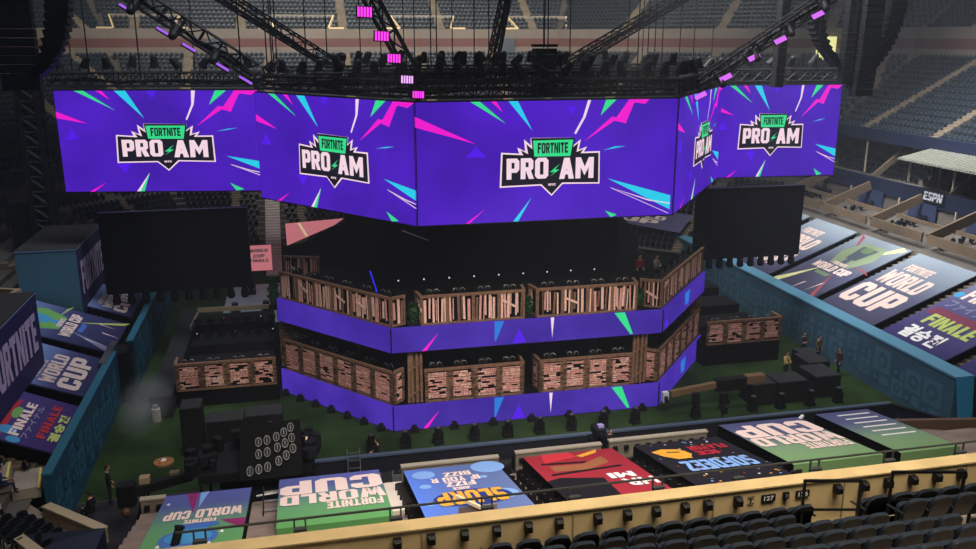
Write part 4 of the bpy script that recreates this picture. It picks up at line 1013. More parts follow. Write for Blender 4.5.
for i in range(5):
    p = Vector([(-7.84,49.4,22.45),(-6.13,49.4,21.3),(-4.94,49.4,20.5),(-3.34,49.4,19.5),(-2.19,49.4,18.8)][i]); batten(p, dl, (0,1,-1.0), .16, .75, PURPL, '%s violet light strip below the left diagonal truss' % ['topmost','second highest','middle','second lowest','lowest'][i])
dr_ = Vector((8.3,0,5.7))
for i, (x, z) in enumerate([(23.29,17.75),(24.81,18.76),(26.51,19.9),(28.11,20.86),(30.38,22.28)]):
    batten((x,47.4,z), (1,0,.45), (0,1,-.6), .30, .75, glow('orchid_led', (215,105,245), 1.1), '%s orchid light panel below the right diagonal truss' % ['lowest','second lowest','middle','second highest','topmost'][i], 0)
for i in range(4):
    p = Vector((-9.7,50,24.6))+dl*(.05+i*.25)+Vector((-.1,-.2,-.5)); o = dup(lp, p, rot=(.3,.5+PI,0), label='par can hanging on the left diagonal truss, %s from the top' % ['first','second','third','fourth'][i], group='cans on the left diagonal truss', scale=(1.3,)*3)
for i in range(4):
    p = Vector((23.4,48,18.3))+dr_*(.15+i*.25)+Vector((0,-.2,-.5)); o = dup(lp, p, rot=(.3,PI,0), label='par can hanging on the right diagonal truss, %s from the bottom' % ['first','second','third','fourth'][i], group='cans on the right diagonal truss', scale=(1.2,)*3)
# line arrays
def array(x, y, ztop, n, bend, label, w=1.2, h=.42, face=-1, d=.7, rz=0):
    t = thing('line_array', label, 'speaker', (x, y, ztop), rz)
    m = MB(); m.box((0,0,.15), (w*1.05,d*1.2,.16), DKG); m.tube((0,0,.2), (0,0,4), .03, BLK, 5); m.build('flying_frame', t)
    zz = 0; yy = 0; a = 0
    for i in range(n):
        a = bend*(i/n)**1.6; zz -= h*math.cos(a); yy += h*math.sin(a)
        c = MB(); c.box((0, yy+.0, zz+h/2), (w,d,h*.92), BLK, rx=-a); c.box((0, yy-d/2*math.cos(a), zz+h/2+d/2*math.sin(a)), (w*.9,.04,h*.6), mat('grille', (30,31,33), .5, .3), rx=-a); c.build('cabinet', t)
    return t
array(-13.9, 52, 26.5, 18, .06, 'tall black speaker array at the far left edge beside the screen', 1.9, .46)
array(-11.5, 52, 24.4, 14, .75, 'curved black speaker array hanging left of the diagonal truss', 1.0, .41, rz=R(85), d=1.2)
array(14.6, 50, 20.4, 8, .35, 'short black speaker array above the middle of the front screen', 1.3, .34)
array(30.9, 52, 25.0, 17, .05, 'thin straight speaker array just right of the right diagonal truss', .6, .42, d=.6)
array(32.9, 52, 24.7, 14, 1.0, 'curved speaker array whose lower end bends right, above the far right screen', .8, .42, rz=R(-85), d=.95)
array(35.8, 52, 25.0, 17, .05, 'narrow straight speaker array above the far right screen corner', .75, .41, d=.6)
array(36.9, 51.5, 25.6, 19, .1, 'wide straight speaker array above the far right screen corner', 1.3, .44)
array(39.0, 52, 24.6, 17, 1.0, 'large curved speaker array at the right of the rig, lower end bending left', .9, .43, rz=R(85), d=1.05)
# tower at left
truss('mast_tower', (-17.6,67,5.2), (-17.6,67,18.8), 1.2, 'dark vertical mast rising left of the far left screen', r=.22, step=1.0)
m = MB(); m.bb(-20.0,-17.8,67.2,69.5,5.2,9.6,BLK); tag(m.build('dimmer_rack'), 'black equipment rack standing at the foot of the left mast', 'rack')
# suspension cables
random.seed(9)
for i in range(34):
    if i < 20: x = -13+i*2.5+random.uniform(-.8,.8); y = random.choice([49,54,60,60])
    else: x = random.uniform(-5,27); y = random.choice([54,60])
    c = MB(); c.tube((0,0,0), (0,0,9), .035, DKG, 4); o = c.build('suspension_cable', None, loc=(x, y, 19.0)); tag(o, 'thin dark suspension cable rising from the rig above the screens', 'cable', 'rig cables')

# ================================================================== COURT FLOOR OBJECTS
mh = thing('moving_head', '', 'light', (0,0,0))
m = MB(); m.box((0,0,.1), (.5,.4,.2), BLK); m.build('base', mh)
m = MB(); m.box((0,0,.23), (.5,.16,.06), BLK); m.beam((-.24,0,.2), (-.24,0,.7), .06, .16, BLK); m.beam((.24,0,.2), (.24,0,.7), .06, .16, BLK); m.build('yoke', mh)
m = MB(); m.tube((0,.05,.4), (0,-.05,1.0), .2, BLK, 12, .17); m.ball((0,.05,.4), (.2,.2,.15), BLK, 10, 5); m.build('head', mh)
m = MB(); m.tube((0,-.05,1.0), (0,-.052,1.02), .11, mat('lens', (70,74,82), .15), 12); m.build('lens', mh)
mhx = [3.2, 5.0, 6.75, 8.75, 10.6, 12.4, 14.25, 16.1, 18.0, 21.7, 25.3, 27.1, 29.05, 30.9]
for i, x in enumerate(mhx):
    o = mh if i == 0 else dup(mh, (0,0,0)); o.location = (x, 42.1+.02*i, 0); o.scale = (1.05,1.05,.95); o.rotation_euler = (0,0,random.uniform(-.3,.3))
    o['label'] = '%s of the black moving-head lights on the grass before the stage' % nth(i, len(mhx)); o['group'] = 'moving heads along the grass'
# small up-lights at the foot of the fascia
ul = MB(); ul.box((0,0,.12), (.45,.3,.24), BLK); ul.tube((0,0,.2),(0,.05,.42),.14,BLK,8)
for k, (a, b) in enumerate(SEG[:2]):
    for i in range(7):
        p = on(a, b, (i+.5)/7, -.3)
        o = ul.build('floor_uplight', None, loc=(p[0], p[1], 0)); tag(o, 'small black floor light, %s along the %s of the stage foot' % (nth(i, 7), ['left angled side','front'][k]), 'light', 'floor lights at stage foot')

# black cases
def case(x0, x1, y0, y1, z1, lb):
    t = thing('road_case', lb, 'case', ((x0+x1)/2, (y0+y1)/2, 0)); m = MB(); w, d = x1-x0, y1-y0
    CASE = mat('case_black', (22,22,24), .6); CTOP = mat('case_top', (44,44,46), .6)
    m.box((0,0,z1/2), (w,d,z1), CASE); m.build('body', t); MB().box((0,0,z1+.02), (w*.97,d*.97,.05), CTOP).build('lid', t)
case(-6.4,-5.35,43.6,44.9,2.6, 'tall black case at the left of the case group on the grass')
case(-5.2,-3.3,43.9,45.3,1.6, 'low black case next to the tall one, left grass')
case(-3.2,-1.3,44.2,45.6,1.6, 'low black case nearest the left stage corner')
case(25.6,27.1,42.9,44.4,1.3, 'left black case of the group on the right grass')
case(27.2,29.2,42.9,44.4,1.3, 'second black case of the group on the right grass')
case(29.9,31.6,43.2,45.2,1.3, 'right black case nearest the blue wall')
case(30.8,32.3,45.4,47.2,1.3, 'far black case near the blue wall behind the others')
case(31.4,32.8,47.3,48.3,1.2, 'farthest black case by the right side platform')

# camera crane on the right grass
cr = thing('camera_crane', 'tan and black camera crane boom on the right grass', 'crane', (24, 43.3, 0))
MB().beam((-3.6,-.3,1.25), (-.4,.0,1.45), .3, .35, mat('boom_tan', (116,92,66), .7)).build('boom', cr)
m = MB(); m.box((.3,.0,1.4), (1.9,.5,.7), BLK); m.build('counterweight', cr)
m = MB(); m.box((1.9,.1,1.55), (1.2,.5,.5), mat('boom_tan', (116,92,66), .7)); m.build('control_box', cr)
for dx in (-.5, .5): MB().beam((0,0,1.2), (dx,dx*.6,0), .1, .1, BLK).build('leg', cr)
m = MB(); m.box((-3.9,-.3,1.1), (.35,.3,.6), mat('camera_white', (200,205,215), .5)); m.tube((-3.9,-.45,1.1), (-4.0,-.8,1.0), .12, BLK, 10); m.build('camera_head', cr)
for x, y, lb in ((20.8,41.2,'left'),(22.3,40.9,'right')):
    t = thing('cable_stand', 'tall dark equipment stand, %s of the pair by the pit barrier right of the stage' % lb, 'stand', (x, y-.6, 0))
    for a in range(3): MB().beam((0,0,.6), (.35*math.cos(a*2.1), .35*math.sin(a*2.1), 0), .05, .05, BLK).build('leg', t)
    MB().tube((0,0,.5), (0,0,2.1), .05, BLK, 8).build('pole', t); MB().box((0,0,1.9), (.35,.3,.7), BLK).build('case', t); MB().box((.1,0,1.2), (.3,.25,.35), DKG).build('control_box', t)
# pit camera with jib left
cl = thing('camera_crane', 'dark camera crane with a tan box beside the left pit corner', 'crane', (-7.1, 36.7, 0))
MB().beam((-.4,-.2,2.0), (1.9,.5,2.15), .35, .4, BLK).build('boom', cl); m = MB(); m.box((0,.1,2.3), (.42,.4,.4), TAND); m.build('control_box', cl)
m = MB(); m.box((-.7,-.4,2.0), (.7,.6,1.0), BLK); m.ball((-.7,-.9,1.4), .22, mat('brass', (90,62,44), .5, .3), 10, 6); m.build('camera_head', cl)
MB().box((1.2,.45,2.3), (.4,.3,.25), mat('crane_dull', (96,84,66), .7)).build('monitor_box', cl)
for dx in (-.6, .6): MB().beam((0,0,2), (dx,0,0), .12, .12, BLK).build('leg', cl)
# gold disc on the grass
gd = thing('gold_disc', 'round gold emblem disc lying on the left grass', 'emblem', (-7.3,43.05,0)); GOLD = mat('gold', (206,150,100), .35, .6)
m = MB(); m.tube((0,0,0), (0,0,.1), .5, GOLD, 24); m.build('disc', gd)
m = MB()
for i in range(6): a = i*PI/3; m.beam((0,0,.13), (.32*math.cos(a), .32*math.sin(a), .13), .12, .08, GOLD)
m.ball((0,0,.14), (.16,.16,.1), PINKW, 10, 5); m.build('relief', gd)
# drum-shaped blinder rig at the near pit
rg = thing('lamp_platform', 'dark raised lighting platform with rows of ringed round lamps in the left pit', 'light rig', (-2.15, 37.2, 0))
m = MB(); A = [(-2.6,-1.45),(2.2,-1.3),(2.5,1.2),(1.4,2.0),(-.6,2.0),(-2.8,1.2)]; m.prism(A, 2.35, 2.75, BLK); m.build('platform', rg)
for x, y in ((-2.5,-1.5),(2.2,-1.3),(2.3,1.3),(-2.4,1.0)): MB().beam((x,y,0), (x,y,2.4), .12, .12, BLK).build('leg', rg)
TM = Matrix.Translation((.55,-.65,3.2)) @ Matrix.Rotation(R(32), 4, 'X') @ Matrix.Diagonal((.74,1.25,1,1)) @ Matrix.Translation((-.3,0,-3.05))
m = MB(); m.M = TM; m.box((.2,0,3.05), (3.6,2.3,.45), mat('rig_black', (9,9,10), .8, spec=.1)); m.build('lamp_bed', rg)
WR = mat('ring_white', (150,146,140), .5)
for (x, y) in [(-1.0,-.85),(-.5,-.8),(0,-.75),(.65,-.55),(1.1,-.35),(1.5,-.1),(-.5,-.2),(0,-.15),(.6,0),(1.05,.15),(1.45,.35),(-.5,.3),(0,.35),(.55,.45),(1.0,.6),(1.4,.8)]:
    m = MB(); m.M = TM; m.tube((x,y,3.27), (x,y,3.36), .19, BLK, 14); m.ring((x,y,3.37), (1,0,0), (0,1,0), .18, .016, WR, 14); m.box((x,y,3.38),(.03,.2,.02),WR); m.build('round_lamp', rg)
random.seed(31)
for i in range(46):
    x, y = random.choice([(random.uniform(-3.0,-1.9), random.uniform(-1.5,1.4)), (random.uniform(2.0,2.5), random.uniform(-1.2,1.1)), (random.uniform(-1.3,1.6), random.uniform(1.0,1.9))])
    m = MB(); m.box((x,y,2.9+random.uniform(0,.35)), (random.uniform(.2,.5),random.uniform(.2,.4),random.uniform(.3,.8)), BLK, rz=random.uniform(0,3)); m.build('equipment_box', rg)
m = MB(); m.beam((2.0,-.9,3.3), (2.05,-.1,3.5), .08, .06, mat('tape_yellow', (225,205,140), .5)); m.build('bright_strip', rg)
m = MB()
for i in range(7): m.box((random.uniform(-.1,1.2),random.uniform(1.4,2),3.4), (.3,.15,.12), TAND, rz=random.uniform(0,3))
m.build('mixer', rg)
m = MB(); m.beam((-.2,-2.1,1.9),(1.1,-2.0,1.95),.06,.06,PWHITE); m.build('edge_strip', rg)
ld = thing('steel_ladder', 'pale steel ladder leaning below the round lamps beside the trophy tarp', 'ladder', (-1.6,34.3,1.2))
for x in (-.42,.42): MB().beam((x,-1.2,-.2+.7), (x,.6,1.2), .06, .06, DKG).build('rail', ld)
for i in range(4): f = i/4+.1; MB().beam((-.42,-1.2+1.8*f,.5+.7*f), (.42,-1.2+1.8*f,.5+.7*f), .07, .05, SILV).build('rung', ld)
l2 = thing('steel_ladder', 'small steel ladder standing against the pit wall above the WORLD CUP tarp', 'ladder', (2.1,39.3,0))
for x in (-.3,.3): MB().beam((x,-.3,0), (x,.2,1.5), .05, .05, GRY).build('rail', l2)
for i in range(4): MB().beam((-.3,-.3+.12*i,.3+.35*i), (.3,-.3+.12*i,.3+.35*i), .05, .04, GRY).build('rung', l2)
# pit equipment: desks, kit boxes
random.seed(44)
kit_names = [('flight_case', BLK, 'flight case'), ('console', DKG, 'console'), ('kit_box', mat('kit_grey', (96,100,104), .6), 'equipment box')]
k = 0
for i in range(34):
    x = 3.2+i*.86+random.uniform(-.2,.2); y = random.uniform(37.6, 39.0); nm, mt, ct = random.choice(kit_names)
    if 11.0 < x < 13.6 and random.random() < .6: mt = mat('kit_pale', (170,170,160), .6); nm = 'kit_box'; ct = 'equipment box'
    w, d, h = random.uniform(.4,1.0), random.uniform(.35,.7), random.uniform(.35,.95)
    t = thing(nm, '%s %s of the crew kit on the pit floor, %s' % (nth(i, 34) if i < 20 or i == 33 else '%s from left' % ['twenty-first','twenty-second','twenty-third','twenty-fourth','twenty-fifth','twenty-sixth','twenty-seventh','twenty-eighth','twenty-ninth','thirtieth','thirty-first','thirty-second','thirty-third','last'][i-20], ct, 'low' if h < .6 else 'tall'), ct, (x, y, -.02), random.uniform(-.2,.2), 'crew kit on the pit floor')
    MB().box((0,0,h/2), (w,d,h), mt).build('body', t); MB().box((0,-.02,h+.02), (w*.8,d*.7,.05), random.choice([DKG, GRY, BLK])).build('lid', t)
    if random.random() < .5: MB().tube((0,0,h), (.15,0,h+.3), .025, random.choice([SILV, GRY, TAND]), 5).build('arm', t)
tc = thing('tv_camera', 'broadcast camera with operator seat behind the gap between the black and red tarps', 'camera', (14.1, 37.6, 0))
MB().box((0,0,.9), (.9,.6,1.8), BLK).build('pedestal', tc); MB().box((0,0,2.1), (.5,.9,.4), DKG).build('body', tc); MB().tube((0,-.4,2.1),(0,-.8,2.1),.14,BLK,10).build('lens', tc); MB().box((.1,0,2.35), (.3,.3,.12), mat('lilac_box',(150,140,200),.5)).build('viewfinder', tc)
bp = MB(); bp.beam((21.4,38.0,.9),(26.3,38.8,.95),.10,.10,TAND); bp.tube((25.6,38.4,1.0),(26.4,39.0,1.05),.09,PWHITE,8); tag(bp.build('boom_pole'), 'tan boom pole lying along the pit behind the dull WORLD CUP tarp', 'pole')

# white edged board leaning on the SLURP tarp
wb = thing('folded_board', 'grey board with two cream edges standing on the stand steps before the SLURP tarp', 'board', (5.35, 25.3, 4.2))
CRM = mat('cream', (236,214,176), .7)
o = MB(); o.box((0,0,1.35), (1.3,.06,.9), mat('board_grey', (128,116,112), .8)); o.build('panel', wb)
MB().beam((-.75,.0,2.25),(.75,-.1,1.35),.12,.10,CRM).build('edge', wb); MB().beam((-.8,-.15,1.5),(-.2,-.25,1.0),.10,.08,CRM).build('edge', wb)
for x in (-.6,.6): MB().beam((x,0,-.1),(x,0,1.4),.07,.07,BLK).build('leg', wb)
# dark foreground pole
fp = MB(); fp.tube((0,0,0),(.42,.35,1.2),.15,BLK,12); fp.tube((.42,.35,1.2),(.44,.37,1.26),.18,BLK,12); tag(fp.build('foreground_pole', None, loc=(-5.0,28.3,3.3)), 'short thick black pole leaning in front of the trophy tarp', 'pole')

# ================================================================== LEFT STAND OBJECTS
def text_box(x0, x1, y0, y1, z0, z1, lb, txt, tealm):
    t = thing('branded_booth', lb, 'booth', ((x0+x1)/2, (y0+y1)/2, z0)); cx, cy = (x0+x1)/2, (y0+y1)/2; w, d, h = x1-x0, y1-y0, z1-z0
    m = MB(); m.box((0,0,h/2), (w,d,h), tealm); m.build('walls', t)
    m = MB(); m.box((0,0,h+.02), (w,d,.06), mat('booth_roof', (46,44,42), .85, var=.2)); m.build('roof', t)
    m = MB(); fr = Frame((w/2+.01, -d/2, h), (0,1,0), (0,0,-1), d, h); fr.poly(m, [(0,0),(1,0),(1,1),(0,1)], PNAVY, .01); fr.text(m, txt, .08, .22, .92, .72, mat('print_lavender', (196,176,206), .7), .03)
    fr.poly(m, [(0,-.01),(1,-.01),(1,.012),(0,.012)], mat('edge_pale', (120,140,170), .6), .03); m.build('banner', t)
    m = MB(); m.box((0,-d/2-.01,h-.03), (w,.04,.07), mat('edge_pale', (120,140,170), .6)); m.build('edge_trim', t)
    return t
STEAL = mat('booth_teal', (78,122,142), .7)
text_box(-17.4, -13.8, 58.3, 66.2, 3.6, 8.0, 'teal booth with FORTNITE side banner below the far left screen', 'FORTNITE', STEAL)
text_box(-18.0, -13.7, 39.4, 48.3, 4.0, 8.0, 'navy booth with FORTNITE banner at the left edge, nearest the camera', 'FORTNITE', STEAL)
for (x, y, z, a, lb) in ((-17.8,53.8,6.3,0,'first'), (-20.2,54.8,6.6,0,'second')):
    t = thing('tan_seat_box', '%s low tan walled seating box between the two left booths' % lb, 'seating box', (x, y, z))
    m = MB(); m.beam((-1.3,-1.2,.3), (1.6,-2.2,.3), .3, .7, TAND); m.beam((-1.3,.8,.3), (1.9,-.5,.3), .25, .6, TAND); m.beam((1.6,-2.2,.3), (1.9,-.5,.3), .25, .7, TAND); m.build('wall', t)
    MB().box((.2,-.8,.1), (2.4,1.6,.2), CONCD, rz=-.35).build('floor', t)
# lower left seating box
t = thing('corner_seat_box', 'tan walled seating box with navy panel at the bottom left corner', 'seating box', (0,0,0))
CST = mat('corner_stone', (132,116,94), .85, var=.15, scale=2); CSC = mat('corner_stone_cap', (170,154,128), .8)
m = MB(); m.beam((-10.9,35.9,1.75), (-8.2,33.4,1.75), .35, .65, CST); m.beam((-10.9,35.9,2.1), (-8.2,33.4,2.1), .42, .08, CSC); m.build('far_wall', t)
m = MB(); m.beam((-11.0,32.4,2.4), (-8.6,29.4,2.4), .3, .7, CST); m.beam((-11.0,32.4,2.78), (-8.6,29.4,2.78), .4, .08, CSC); m.build('near_wall', t)
m = MB(); m.beam((-8.7,29.5,2.3), (-6.2,30.9,1.9), .3, .7, CST); m.beam((-8.7,29.5,2.68), (-6.2,30.9,2.28), .4, .08, CSC); m.build('front_wall', t)
m = MB(); m.add([(-11.0,32.4,2.8),(-8.1,33.3,2.2),(-8.1,33.2,.9),(-8.75,29.9,1.2),(-10.9,32.2,2.2)], [(0,1,2,3,4)], NAVY); m.build('navy_panel', t)
m = MB(); m.quad((-14,36,1.4),(-10.6,36,1.4),(-8.2,33,1.4),(-12,29,2.0), CONC); m.quad((-22,30,3.0),(-14,38.5,2.6),(-11,36,1.6),(-13,28,2.2), CONC); m.build('floor', t)
for r_ in range(4):
    for i in range(6):
        x = -11.4-r_*.75+i*.42; y = 34.9-r_*.35-i*.42
        o = dup(fs, (x, y, 1.5+r_*.35), -PI/2-.75, label='dark seat inside the tan corner box at bottom left', group='seats in the corner box')
for i in range(3):
    m = MB(); m.box((0,0,0), (1.1,1.9,.5), CONC, rz=.2); m.box((.5,0,.26), (.1,1.9,.02), mat('nosing_yellow', (226,200,96), .7), rz=.2); o = m.build('entry_step', None, loc=(-12.0-i*1.15, 37.6-i*.2, 2.3+i*.5)); tag(o, '%s concrete step with yellow nosing under the violet Korean tarp' % ['lowest','middle','highest'][i], 'step')
m = MB(); m.ball((0,0,.5), (.65,.5,.75), mat('white_cloth', (190,178,160), .9), 12, 8); m.ball((.1,-.3,.2), (.6,.5,.5), mat('white_cloth', (190,178,160), .9), 10, 6); tag(m.build('cloth_bundle', None, loc=(-12.9,34.9,2.2)), 'pale cloth bundle lying at the foot of the yellow edged steps', 'cloth')

# pink signs beyond the stage
PKS = glow('pink_sheet_glow', (205,120,128), .8)  # emission added so the pink sign and banner cloth look lit
t = thing('glow_sign', 'pink sign with added glow and white lettering left of the far stairs', 'sign', (-3.4,78,.8)); m = MB(); m.box((0,0,1.2), (2.2,.12,2.3), PKS); m.build('board', t)
m = MB(); fr = Frame((-1.0,-.065,2.2), (1,0,0), (0,0,-1), 2.0, 1.9); fr.text(m, 'WORLD', .1, .08, .9, .24, PWHITE, .01); fr.text(m, 'CUP', .25, .34, .75, .5, PWHITE, .01); fr.text(m, 'FINALS', .1, .56, .9, .72, PWHITE, .01); m.build('lettering', t)
t = thing('glow_banner', 'pink slanted banner behind the stage right of the far stairs', 'banner', (0,0,0)); m = MB(); m.add([(-.95,78,5.0),(4.2,78,5.25),(3.4,78,4.7),(-.9,78,3.0)], [(0,3,2,1)], PKS); m.add([(-.95,78.1,5.0),(4.2,78.1,5.25),(3.4,78.1,4.7),(-.9,78.1,3.0)], [(0,1,2,3)], PKS); m.add([(.1,77.97,5.02),(.35,77.97,5.03),(1.0,77.97,3.8),(.8,77.97,3.75)], [(0,3,2,1)], glow('sign_cream', (225,200,160), .8)); m.build('sheet', t)
st2 = MB()
STP = mat('stair_pale', (196,186,184), .8)
for i in range(34): st2.bb(-2.9, -1.5, 82.0+i*.42, 82.7+i*.42, 1.9+i*.19, 2.42+i*.19, STP)
for i in range(10): st2.bb(-2.9, -1.5, 79.0+i*.3, 79.35+i*.3, 0, .2+i*.2, STP)
tag(st2.build('far_staircase'), 'narrow pale staircase climbing the far stand left of the stage', 'stairs')
m = MB(); m.bb(-6.0,-1.6,63,76,0,.12, mat('white_floor', (170,176,188), .5)); tag(m.build('white_platform'), 'low pale platform beyond the left side platform', 'platform')
tt = thing('timber_crate', 'small timber crate fence at the far left corner of the upper tier', 'fence', (0,0,0)); fence(tt, (-.9,55.5), (1.3,54.8), 6.2, 7.5, 'v', bay=1)
for x, y in ((-4.9,66),(-2.6,66),(-4.0,73)):
    o = dup(mh, (x, y, .12), 0, label='black moving-head light on the pale far platform, %s' % {(-4.9,66):'left front',(-2.6,66):'right front',(-4.0,73):'rear'}[(x,y)], group='moving heads on the pale platform', scale=(1.4,)*3)
# far right corner tarp seen under the angled screen
t = thing('printed_tarp', 'WORLD CUP tarp in the far right corner, seen under the angled screen', 'tarp', (0,0,0)); m = MB()
TL, TR, BR = Vector((32.8,78.2,5.1)), Vector((36.4,74.0,4.9)), Vector((34.3,72.3,3.7))
u = (TR-TL).normalized(); fr = Frame(TL-u*3.2, u, BR-TR, (TR-TL).length+3.2, (BR-TR).length)
if fr.n.z < 0: fr.n = -fr.n
m.add([fr.p(0,0), fr.p(1,0), fr.p(1,1), fr.p(0,1)], [(0,3,2,1)], mat('tarp_dusk', (84,80,112), .7)); fr.text(m, 'FORTNITE', .2, .2, .6, .3, PINKW); fr.text(m, 'WORLD', .05, .34, .75, .54, PINKW); fr.text(m, 'CUP', .02, .58, .7, .84, PINKW); m.build('cover', t)

# ================================================================== PEOPLE
def person(loc, rz, label, shirt, trousers, skin=(190,140,112), hair=(30,24,20), pose='stand', hgt=1.75, cap=None):
    t = thing('person', label, 'person', loc, rz); k = hgt/1.75
    J = {'pel':(0,0,.95),'sp':(0,0,1.15),'ch':(0,-.01,1.35),'nk':(0,0,1.5),'hd':(0,.01,1.56),
         'ls':(-.17,0,1.42),'le':(-.24,.02,1.14),'lw':(-.22,.14,.92),'rs':(.17,0,1.42),'re':(.24,.02,1.14),'rw':(.22,.14,.92),
         'lh':(-.1,0,.9),'lk':(-.11,.03,.5),'la':(-.12,-.02,.08),'lt':(-.13,.13,.04),'rh':(.1,0,.9),'rk':(.12,.03,.5),'ra':(.14,-.02,.08),'rt':(.15,.13,.04)}
    if pose == 'hold': J['lw'] = (-.08,.3,1.18); J['rw'] = (.1,.32,1.16); J['le'] = (-.25,.12,1.15); J['re'] = (.25,.12,1.15)
    if pose == 'walk': J['lk'] = (-.11,.16,.52); J['la'] = (-.12,.2,.08); J['lt'] = (-.12,.34,.05); J['ra'] = (.12,-.28,.1); J['rt'] = (.13,-.15,.04); J['rk'] = (.11,-.02,.5)
    if pose == 'sit':
        for n_ in ('pel','sp','ch','nk','hd','ls','rs','le','re','lw','rw','lh','rh'): x, y, z = J[n_]; J[n_] = (x, y-.05+(z-.9)*.12, z-.42)
        J['lk'] = (-.15,.42,.52); J['la'] = (-.15,.46,.08); J['lt'] = (-.15,.6,.04); J['rk'] = (.15,.42,.52); J['ra'] = (.15,.46,.08); J['rt'] = (.15,.6,.04)
        J['lw'] = (-.16,.3,.62); J['rw'] = (.16,.3,.62)
    rad = {'pel':.15,'sp':.13,'ch':.15,'nk':.06,'hd':.065,'ls':.075,'le':.05,'lw':.033,'rs':.075,'re':.05,'rw':.033,'lh':.1,'lk':.068,'la':.045,'lt':.035,'rh':.1,'rk':.068,'ra':.045,'rt':.035}
    names = list(J); E = [('pel','sp'),('sp','ch'),('ch','nk'),('nk','hd'),('ch','ls'),('ls','le'),('le','lw'),('ch','rs'),('rs','re'),('re','rw'),('pel','lh'),('lh','lk'),('lk','la'),('la','lt'),('pel','rh'),('rh','rk'),('rk','ra'),('ra','rt')]
    bm = bmesh.new(); sl = bm.verts.layers.skin.verify(); vd = {}
    for n_ in names:
        v = bm.verts.new([c*k for c in J[n_]]); v[sl].radius = (rad[n_]*k, rad[n_]*k*(.75 if n_ in ('ch','sp','pel') else 1)); v[sl].use_root = (n_ == 'pel'); vd[n_] = v
    for a, b in E: bm.edges.new((vd[a], vd[b]))
    me = bpy.data.meshes.new('tmp'); bm.to_mesh(me); bm.free(); ob = bpy.data.objects.new('tmp', me); COL.objects.link(ob)
    ob.modifiers.new('s', 'SKIN'); sb = ob.modifiers.new('b', 'SUBSURF'); sb.levels = 1; sb.render_levels = 1
    ev = bpy.data.meshes.new_from_object(ob.evaluated_get(bpy.context.evaluated_depsgraph_get()))
    M = MB(); SK = mat('skin_%d' % skin[0], skin, .6); SH = mat('shirt_%d_%d_%d' % shirt, shirt, .85); TR = mat('trousers_%d_%d_%d' % trousers, trousers, .85); SHOE = BLK
    vs = [tuple(v.co) for v in ev.vertices]
    lw, rw = Vector(J['lw'])*k, Vector(J['rw'])*k; waist = J['pel'][2]*k
    for p in ev.polygons:
        c = p.center; z = c.z/k
        mt = SH
        if c.z > J['nk'][2]*k-.01: mt = SK
        elif min((c-lw).length, (c-rw).length) < .07*k: mt = SK
        elif z < .1 and c.z < .12: mt = SHOE
        elif (abs(c.x) < .2*k and c.z < waist+.02) and min((c-Vector(J['le'])*k).length, (c-Vector(J['re'])*k).length) > .12: mt = TR
        i0 = M.mi(mt); M.f.append(tuple(p.vertices)); M.m.append(i0)
    M.v = vs
    hd = Vector(J['hd'])*k; hc = hd+Vector((0,.015,.12))*k
    M.ball(hc, (.078*k,.095*k,.118*k), SK, 14, 10); M.add([hc+Vector((-.015,.085,.0))*k, hc+Vector((.015,.085,.0))*k, hc+Vector((0,.12,-.02))*k, hc+Vector((0,.09,.04))*k], [(0,1,2),(1,3,2),(3,0,2)], SK)
    for s in (-1, 1): M.ball(hc+Vector((s*.03,.086,.01))*k, .01*k, BLK, 6, 4); M.ball(hc+Vector((s*.08,0,-.01))*k, (.012*k,.025*k,.03*k), SK, 6, 4)
    M.box(hc+Vector((0,.088,-.05))*k, (.04*k,.012*k,.01*k), mat('lips', (140,70,66), .6))
    for w, e, s in ((lw, Vector(J['le'])*k, -1), (rw, Vector(J['re'])*k, 1)):
        d = (w-e).normalized(); M.ball(w+d*.045*k, (.035*k,.03*k,.045*k), SK, 8, 5)
        side = d.cross(Vector((0,0,1))); side = side.normalized() if side.length > .1 else Vector((1,0,0))
        for f in range(4): b0 = w+d*.07*k+side*(f-1.5)*.016*k; b1 = b0+d*.035*k; M.path([b0, b1, b1+d*.02*k+Vector((0,.012,-.012))*k], .008*k, SK, 5)
        M.path([w+d*.03*k-side*s*.03*k, w+d*.06*k-side*s*.05*k, w+d*.085*k-side*s*.045*k], .009*k, SK, 5)
    M.build('body', t, smooth=True); bpy.data.objects.remove(ob)
    h = MB(); vs2 = []; n, kk = 14, 6
    hm = mat('hair_%d' % hair[0], hair, .8) if not cap else mat('cap_%d' % cap[0], cap, .8)
    h.ball(hc+Vector((0,-.018,.025))*k, (.086*k,.098*k,.11*k), hm, 14, 8)
    if cap: h.box(hc+Vector((0,.12,.05))*k, (.12*k,.1*k,.012*k), hm)
    h.build('cap' if cap else 'hair', t, smooth=True)
    return t
person((-9.2,39.4,0), R(-80), 'person in black clothes standing by the left teal wall on the grass', (20,20,24), (22,22,26), pose='stand', hgt=1.9)
person((-9.7,38.0,0), R(60), 'person crouched low in black beside the left teal wall end', (16,16,20), (16,16,20), pose='sit', hgt=1.8)
person((29.9,47.7-1.2,0), R(200), 'person in a pale yellow top standing left of the cases, right grass', (206,178,116), (40,40,44), pose='hold')
person((33.1,49.6,0), R(160), 'person in grey standing with phone by the right blue wall, left of the pair', (56,58,64), (36,36,42), pose='hold')
person((33.7,48.8,0), R(200), 'person in tan and dark clothes by the right blue wall, right of the pair', (120,92,60), (30,30,34), pose='stand')
person((33.6,46.3,0), R(100), 'person in dark maroon jacket nearest camera along the right blue wall', (64,34,40), (30,30,34), pose='walk')
person((21.2,50.2,5.9), R(180), 'person in a red shirt standing on the upper tier at the right', (130,36,40), (28,28,32), pose='stand')
person((22.2,49.9,5.9), R(200), 'person in patterned grey shirt holding a tablet on the upper tier', (110,108,108), (28,28,32), pose='hold')
person((-12.6,36.3,2.55), R(-70), 'person in a dark blue jacket sitting on the steps at bottom left', (28,44,84), (26,28,40), pose='sit')
